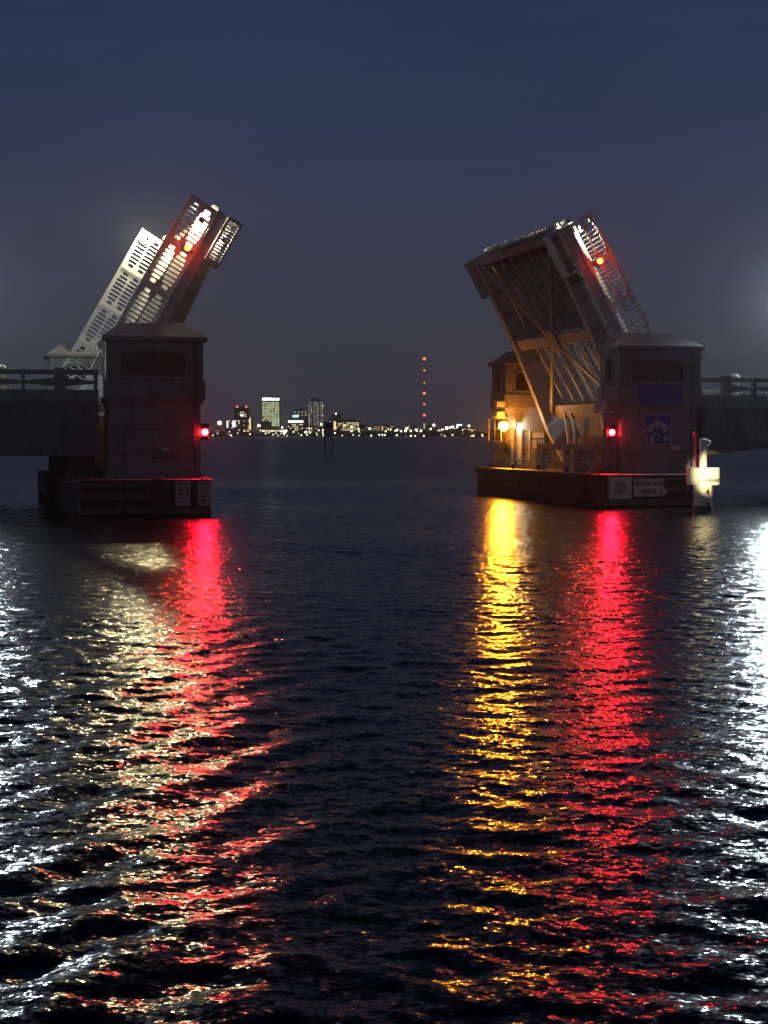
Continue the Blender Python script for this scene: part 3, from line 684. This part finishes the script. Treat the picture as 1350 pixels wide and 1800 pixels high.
for k, (z0, z1) in enumerate(((.86, 1.03), (.62, .83), (.36, .59), (.10, .33), (-.2, .07))):
    off = (0, .05, .06, .05, .06)[k]
    boards(r, -1.57+off, -1.43+off, FT+.07, 10.6, z0, z1, 'timber', 't')
MB().box(-1.62, -.95, FT-.02, 10.75, 1.045, 1.10).build('walkway_board', 'timber_worn', r, bevel=.01)
MB().box(-.95, 2.2, FT-.12, FT+.55, 1.045, 1.095).build('walkway_board', 'timber_worn', r, bevel=.01)
for t_ in (.2, 2.8, 5.4, 8.0, 10.3): MB().tube((-1.25, t_, -1), (-1.25, t_, 1.04), .15, .14, 12).build('pile', 'timber', r)
for t_ in (-1.2, 1.6, 4.3, 7.0, 9.6): MB().lathe([(.05,0),(.05,.14),(.09,.15),(.09,.19)], (-1.3, t_, 1.10), 10).build('mooring_bitt', 'black_metal', r)
r = fender_front('timber_fender', 'dark timber fender in front of the left pier with two small boards', -18.9, -14.93, -3.0, [(.86, 1.02), (.48, .68), (.05, .25)], (-18.6, -16.55, -15.1))
MB().box(-16.72, -16.42, -3.10, -3.062, -.3, 1.10).build('upright', 'timber', r)
MB().box(-18.95, -14.85, -3.1, -2.4, 1.03, 1.08).build('walkway_board', 'timber', r, bevel=.01)
for (z0, z1) in ((.86, 1.02), (.48, .68), (.05, .25)): MB().box(-15.05, -14.93, -2.94, -.4, z0, z1).build('plank', 'timber', r, bevel=.012)
r = thing('timber_fender', 'dark timber stub fender behind the left pier at the far left', 'fender', -19.6, 8, -1)
for (z0, z1) in ((.86, 1.05), (.30, .60)): MB().box(-19.32, -19.04, 6.0, 12.4, z0, z1).build('plank', 'timber', r, bevel=.012)
for t_ in (6.4, 9.2, 12.0): MB().tube((-19.18, t_, -1), (-19.18, t_, .86), .15, n=10).build('pile', 'timber', r)

# signs on the fenders
FP = FT-.062
r = sign('regulatory_sign', 'grey white square sign with a lettered circle beside the bridge name sign', -1.42, -.60, .28, 1.02, FP, 'sign_white')
cx_, cz_ = -1.01, .65; m_ = MB()
for k in range(28):
    a0, a1 = 2*math.pi*k/28, 2*math.pi*(k+1)/28
    m_.prism([(cx_+q*math.cos(a), cz_+q*math.sin(a)) for q, a in ((.20,a0),(.20,a1),(.165,a1),(.165,a0))], FS, FP-.036, FP-.031)
m_.build('circle', 'sign_ink', r)
m_ = MB()
for k, w in enumerate((.20, .28, .30, .26, .16)):
    z = .75-k*.05
    x = cx_-w/2; q = random.Random(50+k)
    while x < cx_+w/2: l = q.uniform(.02, .04); m_.box(x, min(x+l, cx_+w/2), FP-.036, FP-.031, z-.014, z+.014); x += l+.012
m_.box(-1.38, -1.24, FP-.036, FP-.031, .64, .66); m_.box(-.78, -.64, FP-.036, FP-.031, .64, .66); m_.build('lettering', 'sign_ink', r)
r = sign('bridge_name_sign', 'white sign lettered Ortega River Bridge on the right fender', -.52, .60, .36, .95, FP, 'sign_white')
text_part('lettering', 'ORTEGA RIVER', .19, 'sign_ink', r, .04, FP-.034, .79, .004, .86, 1.0); text_part('lettering', 'BRIDGE', .19, 'sign_ink', r, .04, FP-.034, .53, .004, .86)
r = thing('lit_spot_ball', 'pale ball standing in for the lit patch at the corner of the name sign', 'lit patch', .52, FP-.1, .36)  # pool of searchlight given shape as a ball
MB().lathe([(.01,-.13),(.09,-.10),(.13,-.04),(.13,.04),(.09,.10),(.01,.13)], (.50,FP-.17,.50), 16).build('ball', 'sign_tan', r, smooth=True)
MB().tube((.50,FP-.17,.62), (.50,FP-.04,.90), .01, n=6).build('spot_stem', 'sign_tan', r)
for (a, b_, lab) in ((-16.02, -15.58, 'small tan board with dark markings on the left fender'), (-15.34, -14.95, 'small tan board at the right end of the left fender')):
    r = sign('fender_board', lab, a, b_, .28, 1.06, -3.063, 'sign_tan')
    m_ = MB(); q = random.Random(int(a*100))
    if a < -15.5:
        m_.box(a+.06, b_-.06, -3.102, -3.0945, .92, .97); m_.box(b_-.11, b_-.06, -3.102, -3.0945, .55, .9); m_.box(a+.07, a+.24, -3.102, -3.0945, .74, .80); m_.box(a+.07, a+.20, -3.102, -3.0945, .60, .68); m_.box(a+.06, b_-.14, -3.102, -3.0945, .5, .53)
    else:
        for k in range(5): z = .95-k*.13; m_.box(a+.05, b_-.06-q.random()*.1, -3.102, -3.0945, z-.02, z+.015)
    m_.build('marking', 'timber_worn', r)

# ------------------------------------------------------------------ clearance gauge piling
GS, GT = .22, -5.7
r = thing('clearance_gauge', 'white clearance gauge piling numbered 4, brightly lit beside the right fender', 'gauge', GS, GT, -1.2)
MB().lathe([(.29,0),(.29,2.05)], (GS,GT,-1.2), 28).build('pile', 'pvc_white', r, smooth=False)
MB().lathe([(.30,0),(.30,.26)], (GS,GT,-.06), 28).build('weed_band', 'timber_worn', r)
MB().lathe([(.50,0),(.515,.02),(.515,.52),(.50,.54)], (GS,GT,.86), 32).build('collar', 'pvc_white', r)
up_ = MB().lathe([(.12,0),(.12,.05),(.115,.45),(.12,.66),(.13,.74),(.125,.80)], (GS,GT,1.40), 20).build('upper_post', 'pvc_white', r, smooth=True)
m_ = MB().lathe([(.14,0),(.15,.03),(.12,.09),(.03,.12)], (GS,GT,2.20), 20).build('cap', 'sign_tan', r)
MB().lathe([(.02,-.09),(.07,-.06),(.085,0),(.07,.06),(.02,.09)], (GS+.13,GT-.10,2.17), 12).build('reflector', 'pvc_white', r, smooth=True)
def wrap(txt, size, zc, rad, mid, name, sx=1.0):
    me = text_mesh(txt, size, 'sign_ink', .003, .004)
    for v in me.vertices:
        a = mid+v.co.x*sx/rad; rr = rad+.004+v.co.z; x, z = rr*math.sin(a), v.co.y; v.co = (x, -rr*math.cos(a), z)
    o = bpy.data.objects.new(name, me); COL.objects.link(o); o.parent = r; o.location = (0, 0, zc+1.2)
wrap('4', .30, .62, .29, .06, 'number'); wrap('CLEARANCE', .15, 1.0, .515, .05, 'lettering'); wrap('M', .10, 1.22, .515, -.45, 'lettering'); wrap('3', .30, .18, .30, .06, 'number')
m_ = MB()
for k in range(5):
    z = .78-k*.15; a = .85
    m_.box(GS+.29*math.sin(a)-.10, GS+.29*math.sin(a)+.03, GT-.29*math.cos(a)-.03, GT-.29*math.cos(a)+.05, z-.012, z+.012)
m_.build('tick', 'sign_ink', r)
r = thing('red_marker_pole', 'thin red pole standing behind the clearance gauge', 'pole', 0, GT+.35, -1)
MB().tube((.16,GT+.40,-1), (.16,GT+.40,2.40), .028, n=10).build('pole', 'red_paint', r); MB().box(.10, .22, GT+.34, GT+.46, 2.36, 2.54).build('head', 'red_paint', r, bevel=.02)

# the boat's searchlight, held beside the camera and trained on the gauge
tgt = B(GS+.20, GT-.3, 1.22); sp = Vector((1.1, .2, 2.5)); dv = (tgt-sp).normalized()
r = wthing('searchlight', 'hand held searchlight on the boat trained on the clearance gauge', 'searchlight', sp)
MB().tube(dv*-.22, dv*-.02, .05, .085, 16).build('housing', 'black_metal', r); MB().tube(dv*-.02, dv*-.012, .08, .08, 16).build('lens', 'pvc_white', r)
MB().tube(dv*-.12, dv*-.12+Vector((0,-.02,-.16)), .02, n=8).build('handle', 'black_metal', r)
beam_light(r, dv*.03, dv, 26000, (1,.80,.42), .06, 1.95, 1.0)

# ------------------------------------------------------------------ channel sign out on the river
CH = (-7.9, 212.0)
r = wthing('river_sign', 'small lettered board on two piles out on the dark river', 'sign', (CH[0], CH[1], -1))
for dx in (-.55, .55): MB().tube((dx,0,0), (dx,0,4.6), .11, n=10).build('pile', 'city_grey', r)
for z0, z1, w, mt in ((3.25, 4.25, .72, 'sign_tan'), (4.35, 5.35, .60, 'city_grey')):
    p_ = MB().box(-w, w, -.20, -.14, z0, z1).build('board', mt, r)
    m_ = MB()
    for k in range(4): m_.box(-w+.15, w-.15-.2*(k % 2), -.215, -.202, z1-.22-k*.22, z1-.12-k*.22)
    m_.build('lettering', 'sign_ink', p_)

# ------------------------------------------------------------------ far shore and skyline, three kilometres off
DS = 3000.0; K = DS/2600.0
def FX(px): return (px-675)*K
def FZ(py): return CAM_H+(766-py)*K
m_ = MB().poly([(-4000,2940,.0),(4000,2940,.0),(4000,2952,1.2),(-4000,2952,1.2),(4000,9000,2.5),(-4000,9000,2.5)], [(0,1,2,3),(3,2,4,5)])
o = m_.build('ground', 'shore_soil'); struct(o)
tb = MB(); q = random.Random(3)
def blob(c, rx, rz):
    vs = []; n = 7
    for i_, (zr, rr) in enumerate(((0, .75), (.35, 1.0), (.75, .72), (1.0, .15))):
        for k in range(n): a = 2*math.pi*k/n+i_*.4; s_ = rr*q.uniform(.8, 1.2); vs.append((c[0]+rx*s_*math.cos(a), c[1]+rx*s_*math.sin(a), c[2]+rz*zr*q.uniform(.9, 1.1)))
    fs = [(i_*n+k, i_*n+(k+1) % n, i_*n+n+(k+1) % n, i_*n+n+k) for i_ in range(3) for k in range(n)]+[tuple(3*n+k for k in range(n))]
    tb.poly(vs, fs)
for k in range(620):
    x = q.uniform(-420, 260)
    lim = 8.5 if x < -60 else 12.5
    blob((x, q.uniform(2958, 2985), .8), q.uniform(3, 7), q.uniform(.45, 1.0)*lim)
for k in range(500):
    x = q.choice((q.uniform(-1500, -420), q.uniform(260, 1500))); blob((x, q.uniform(2958, 2990), .8), q.uniform(5, 11), q.uniform(6, 13))
struct(tb.build('far_trees', 'foliage_far'), 'stuff')

WM = {}
def win_mesh(w, h, mat):
    key = (round(w,1), round(h,1), mat)
    if key not in WM: WM[key] = MB().box(-w/2, w/2, -.25, .25, -h/2, h/2).mesh('window', mat)
    return WM[key]
def building(label, px0, px1, ytop, ydep, mat, wins=(), depth=24, name='office_building'):
    """wins: list of (px, py, w, h, mat) single windows on the front, or bands"""
    x0, x1 = FX(px0), FX(px1); zt = FZ(ytop); yf = DS+ydep
    r = wthing(name, label, 'building', ((x0+x1)/2, yf, 1.5), 'buildings of the distant skyline')
    w = (x1-x0)/2
    MB().box(-w, w, 0, depth, 0, zt-1.5).build('wall', mat, r)
    MB().box(-w*.45, w*.45, depth*.3, depth*.7, zt-1.5, zt+1.2).build('roof_plant', mat, r)
    MB().box(-w-.3, w+.3, -.3, depth+.3, zt-2.3, zt-1.4).build('roof_edge', mat, r)
    for (px, py, ww, hh, mt) in wins:
        o = bpy.data.objects.new('window', win_mesh(ww, hh, mt)); COL.objects.link(o); o.parent = r
        o.location = (FX(px)-(x0+x1)/2, -.35, FZ(py)-1.5)
    return r
def grid(px0, px1, py0, py1, dx, dy, w, h, mats, prob, seed):
    g = random.Random(seed); res = []; py = py0
    while py <= py1:
        px = px0
        while px <= px1:
            if g.random() < prob: res.append((px, py, w, h, g.choice(mats)))
            px += dx
        py += dy
    return res
WW = ['far_window', 'far_window', 'far_window_dim']
building('dark block with scattered warm windows at the left end of the skyline', 394, 441, 736, 20, 'city_dark', grid(398, 438, 740, 758, 4.2, 4, 2.6, 2.2, WW, .42, 1)+[(398.5, 746, 2.6, 13, 'far_band'), (410, 745, 5.5, 13, 'far_sign'), (438.5, 745, 3, 25, 'far_window')])
b1 = building('dark stepped tower topped by two red beacons', 407, 432, 716, 60, 'city_dark', grid(411, 429, 724, 733, 4, 3.6, 2.6, 2.2, WW, .5, 2)+[(421, 729.5, 6, 4, 'far_band')])
for px in (412, 428.5):
    MB().tube((FX(px)-b1.location.x, 4, FZ(716)-1.5), (FX(px)-b1.location.x, 4, FZ(713)-1.5), .3, n=6).build('beacon_mast', 'city_dark', b1)
    MB().ball((FX(px)-b1.location.x, 4, FZ(714)-1.5), 2.2, 1).build('beacon', 'far_red', b1)
tl = building('tall tower with a white lit crown and glowing green window grid', 458, 489.5, 698, 40, 'city_dark',
     grid(460, 488, 707.5, 750, 2.75, 2.9, 2.2, 2.3, ['far_window_green', 'far_window_green', 'far_window_dim'], .93, 4)+grid(474, 488, 736, 750, 2.75, 2.9, 2.3, 2.4, ['far_window_teal'], .7, 5))
g = random.Random(9); x = 458.6
while x < 488.5:
    w_ = g.uniform(1.6, 4.6); m_ = MB().box(FX(x)-tl.location.x, FX(min(x+w_, 489))-tl.location.x, -1.1, -.4, FZ(703.5)-1.5, FZ(698.2+g.uniform(0, 1.4))-1.5); m_.build('crown_light', 'far_sign', tl); x += w_+g.uniform(.3, 1.0)
building('low dark block in front of the tall lit tower', 459, 477, 741.5, -5, 'city_dark', [])
building('long low terminal with a lit front below the tall tower', 452, 503, 754, -10, 'city_pale', [(464+k*5.2, 757.5, 5.0, 2.2, 'far_window' if k % 3 else 'far_band') for k in range(7)])
building('mid rise block with a bright white roof band and cyan sign', 504, 537, 737, 10, 'city_dark',
     [(519.5, 741, 31, 4.2, 'far_band')]+grid(507, 533, 746.5, 758, 3.9, 3.2, 3.0, 1.9, ['far_window', 'far_window', 'far_window_green'], .62, 6)+[(519.5, 731.5, 12, 4.5, 'far_cyan')])
building('grey stepped wing joined to the tall grey tower', 515, 540, 719, 45, 'city_grey', grid(517, 536, 724, 733, 6.2, 5, 3.4, 1.8, ['far_window_dim', 'far_window_green'], .55, 7))
b2 = building('tall grey apartment tower with dark vertical bays', 538, 566.5, 703, 50, 'city_grey', grid(541, 565, 706, 756, 2.4, 2.7, 2.1, 2.2, ['far_glow_grey']*7+['far_window_dim'], .85, 8)+[(566, 713, 3, 3, 'far_window'), (565.5, 730, 2.5, 2.5, 'far_window'), (541.5, 737, 2, 24, 'far_window_dim')], 30)  # added grey glow panes brighten the facade; the tower is mostly unlit concrete
for px in (543, 548, 554, 560): MB().box(FX(px)-b2.location.x-.9, FX(px)-b2.location.x+.9, -1.2, -.31, 2, FZ(704)-1.5).build('fin', 'city_pale', b2)
MB().box(FX(544)-b2.location.x, FX(558)-b2.location.x, 6, 20, FZ(703)-1.5, FZ(698)-1.5).build('penthouse', 'city_grey', b2)
building('low block with bright doors at the foot of the grey tower', 536, 566, 750, 0, 'city_dark', grid(539, 564, 753, 762, 4.3, 3.4, 3.4, 2.2, ['far_window', 'far_band', 'far_window_dim'], .6, 12))
b3 = building('dark building with a small dome and a bright corner strip', 577, 604, 736, 25, 'city_dark', grid(580, 602, 741, 757, 3.8, 3.6, 2.6, 2.2, WW, .45, 13)+[(588, 748, 4.5, 17, 'far_window')])
MB().lathe([(11,0),(10.5,5),(8,9),(4,12),(.4,13.5)], (FX(590)-b3.location.x, 12, FZ(736)-1.5), 14).build('dome', 'city_dark', b3); MB().ball((FX(590)-b3.location.x, 0, FZ(727)-1.5), 1.8, 1).build('dome_light', 'far_warm', b3)
building('wide warm lit block with many yellow windows', 600, 634, 740, 15, 'city_dark', grid(603, 632, 743.5, 757, 3.3, 3.1, 2.9, 1.7, ['far_window', 'far_window', 'far_window_green'], .66, 14))
building('pale plain block right of the warm lit block', 653, 671, 748, 30, 'city_pale', grid(656, 669, 750, 757, 3.4, 3.0, 2.6, 1.2, ['far_window_dim'], .9, 15)+[(672, 753, 2, 8, 'far_window')])
building('small yellow lit house by the far shore', 681, 689, 752, 10, 'city_pale', [(683, 755, 3, 4, 'far_window'), (687, 755, 2.6, 5, 'far_window')], name='house')
building('low yellow lit shed right of the radio mast', 768, 782, 753.5, 10, 'city_pale', [(772, 756.5, 6, 4, 'far_window_green'), (778, 755, 5, 2.5, 'far_band')], name='shed')
building('low building with a blue white roof sign', 796, 822, 750, 25, 'city_dark', [(808, 747, 11, 3, 'far_sign'), (800, 753, 3, 2.5, 'far_window'), (817, 754, 7, 2, 'far_window_dim')])
building('long dim building near the right end of the skyline', 822, 842, 754, 20, 'city_dark', [(826, 755, 6, 1.8, 'far_window'), (835, 755.5, 7, 1.8, 'far_window_dim')])

g2 = random.Random(40)
ORD = 'first second third fourth fifth sixth seventh eighth ninth tenth eleventh twelfth thirteenth fourteenth fifteenth sixteenth seventeenth eighteenth'.split()
for k, px in enumerate((376, 388, 444, 449, 497, 503, 568, 574, 637, 644, 676, 692, 702, 717, 735, 757, 789, 845)):
    w_ = g2.uniform(7, 15); yt = g2.uniform(745, 755)
    building('%s low dim block from the left among the shore lamps' % ORD[k], px-w_/2, px+w_/2, yt, g2.uniform(70, 130), g2.choice(('city_dark', 'city_grey', 'city_pale')),
             grid(px-w_/2+1.5, px+w_/2-1.5, yt+2.5, 760, 3.4, 3.2, 2.2, 1.6, ['far_window', 'far_window_dim', 'far_window_dim', 'far_glow_grey'], .5, 60+k))
# radio mast
MX = FX(747.5); r = wthing('radio_mast', 'tall thin radio mast with red beacons', 'mast', (MX, DS+80, 1.5))
K2 = (DS+80)/2600.0; MZ = lambda py: CAM_H+(766-py)*K2-1.5
m_ = MB()
for dx, dy in ((-1.1,-.6), (1.1,-.6), (0,1.2)): m_.tube((dx,dy,0), (dx*.6,dy*.6,MZ(630)), .22, .14, 6)
zz = 0
while zz < MZ(632): m_.beam((-1.1,-.6,zz), (1.0,-.6,zz+4), .12, .12); m_.beam((1.1,-.6,zz), (-1.0,-.6,zz+4), .12, .12); zz += 4
m_.build('lattice', 'steel_dark', r)
for py, rad in ((631.5, 3.2), (651.5, 2.0), (673.5, 1.5), (691.5, 3.0), (711, 2.0), (730, 2.6)): MB().ball((0,0,MZ(py)), rad, 2).build('beacon', 'far_red', r)
MB().box(-1.6, 1.6, -2.2, -1.6, MZ(754), MZ(745)).build('base_light', 'far_window_dim', r)
# distant cable stayed bridge
KB = 4200/2600.0; BX = lambda px: (px-675)*KB; BZ = lambda py: CAM_H+(766-py)*KB
r = wthing('cable_stayed_bridge', 'faint distant cable stayed bridge behind the shore lamps', 'bridge', (BX(720), 4200, 1.5))
MB().box(BX(690)-BX(720), BX(752)-BX(720), -4, 4, BZ(757)-1.5, BZ(756)-1.5).build('deck', 'city_grey', r)
for px in (713, 727):
    MB().box(BX(px)-BX(720)-1, BX(px)-BX(720)+1, -3, 3, 0, BZ(745)-1.5).build('pylon', 'city_pale', r)
    c_ = MB()
    for k in range(1, 7):
        for sg in (-1, 1): c_.tube((BX(px)-BX(720), 0, BZ(745.5)-1.5), (BX(px+sg*k*2.4)-BX(720), 0, BZ(756)-1.5), .22, n=4)
    c_.build('cable', 'city_pale', r)

# lamps along the far shore
LM = {}
def shore_lamp(px, py, rad, mt, dy):
    key = (round(rad,1), mt)
    if key not in LM: LM[key] = (MB().ball((0,0,0), rad, 2).mesh('globe', mt), MB().tube((0,0,0), (0,0,1), .25, n=6).mesh('pole', 'city_dark'))
    kind = {'far_red': 'small red lamp on the far shore', 'far_white': 'small white lamp on the far shore', 'far_warm': 'small warm lamp on the far shore'}[mt]
    where = next(w for lim, w in ((443, 'at the foot of the block with red beacons'), (502, 'below the tall tower with the white crown'), (571, 'below the tall grey tower'), (641, 'below the warm lit block'), (744, 'left of the radio mast'), (9999, 'right of the radio mast')) if px < lim)
    size = 'big ' if rad >= 2.3 else 'tiny ' if rad < 1.35 else 'small '
    grp = kind.replace('lamp', 'lamps'); kind = kind.replace('small ', size).replace('on the far shore', 'on the far shore '+where)
    d = DS+dy; k_ = d/2600.0; z = CAM_H+(766-py)*k_
    r = wthing('shore_lamp', kind, 'lamp', ((px-675)*k_, d, 1.0), grp)
    o = bpy.data.objects.new('globe', LM[key][0]); COL.objects.link(o); o.parent = r; o.location = (0, 0, z-1)
    o = bpy.data.objects.new('pole', LM[key][1]); COL.objects.link(o); o.parent = r; o.scale = (1, 1, max(.5, z-1))
g = random.Random(21)
for px, py, rad, mt in ((386.5,743.5,4.2,'far_warm'),(374,763.5,1.6,'far_white'),(380,764,1.8,'far_white'),(384,763.5,1.8,'far_white'),(388,764,1.5,'far_white'),(392,763.5,1.9,'far_white'),(400.5,764,1.6,'far_warm'),(409,763,1.2,'far_warm'),(416,763.5,1.2,'far_white'),
    (455.5,748,2.6,'far_white'),(496.5,751.5,1.7,'far_white'),(457,766,2.2,'far_warm'),(461,766,1.6,'far_white'),(475,766,1.4,'far_warm'),(480,766,1.6,'far_warm'),(485,766,1.5,'far_warm'),(500,759,3.2,'far_white'),(503,758,2.4,'far_warm'),(515,765,1.4,'far_white'),(526,764,2.6,'far_warm'),(538,760,2.8,'far_white'),(546,762,2.0,'far_warm'),(555,763,2.6,'far_white'),(562,764,1.8,'far_white'),(567.5,764,2.6,'far_white'),(565,746,2.2,'far_warm'),
    (594,766,1.8,'far_white'),(599,766.5,1.5,'far_white'),(604,766,1.5,'far_warm'),(611.5,766,2.4,'far_white'),(617,766,1.3,'far_white'),(622,766,1.3,'far_warm'),(626,766,1.3,'far_white'),
    (618,750,2.0,'far_warm'),(606,748,1.6,'far_warm'),(630.5,754.5,1.6,'far_warm'),(618,758,1.8,'far_warm'),(650,753.5,2.2,'far_warm'),(642,765.5,3.0,'far_white'),(637,766,1.5,'far_white'),(648,766,1.4,'far_white'),(652,766,1.3,'far_warm'),(659,766,1.4,'far_white'),(669.5,761,1.8,'far_warm'),(669.5,766.5,1.5,'far_red'),(678,758,1.7,'far_warm'),
    (697.5,756.5,2.4,'far_white'),(695,758,1.8,'far_white'),(705,758,1.7,'far_warm'),(715,753,2.2,'far_warm'),(713,757,2.2,'far_white'),(722,757.5,1.9,'far_warm'),(731,755.5,1.8,'far_white'),(733,758,1.5,'far_warm'),(740,757,1.8,'far_white'),(686,766,1.4,'far_white'),(694,767,1.5,'far_warm'),(701,767,1.9,'far_white'),(706,766.5,1.4,'far_red'),(715,766,1.3,'far_red'),(722,766,1.6,'far_white'),(732.5,764.5,1.7,'far_red'),(735,766,1.3,'far_red'),(743,766,1.2,'far_red'),(749,766.5,3.0,'far_white'),(758,766,1.4,'far_white'),(768,765.5,1.8,'far_white'),(770.5,766,1.9,'far_white'),(779,764,1.2,'far_warm'),(785,766,1.4,'far_red'),(793,766,1.4,'far_red'),(803,766,1.5,'far_red'),(806,766,1.4,'far_red'),
    (757,754,1.9,'far_warm'),(762.5,747.5,2.8,'far_warm'),(785,752.5,2.8,'far_white'),(790.5,751.5,1.8,'far_white'),(795.5,750.5,2.2,'far_white'),(803.5,751,1.8,'far_white'),(824,748.5,2.2,'far_warm'),(832,766,1.7,'far_warm'),(836,766,1.5,'far_warm'),(849,765.5,1.8,'far_white')):
    shore_lamp(px, py, rad, mt, g.uniform(-38, -24))
for k in range(70):
    px = g.choice((g.uniform(372, 640), g.uniform(372, 640), g.uniform(640, 850)))
    shore_lamp(px, g.choice((g.uniform(764, 766.5), g.uniform(756, 765))), g.choice((.9, 1.1, 1.3)), g.choice(('far_warm', 'far_warm', 'far_warm', 'far_white')), g.uniform(-48, -36))
# ------------------------------------------------------------------ damp river air, added to give the lamps halos
if HAZE:
    hz = MB().box(-4100, 4100, -320, 9100, -2.5, 168).build('haze', 'haze'); struct(hz, 'stuff')
finish()
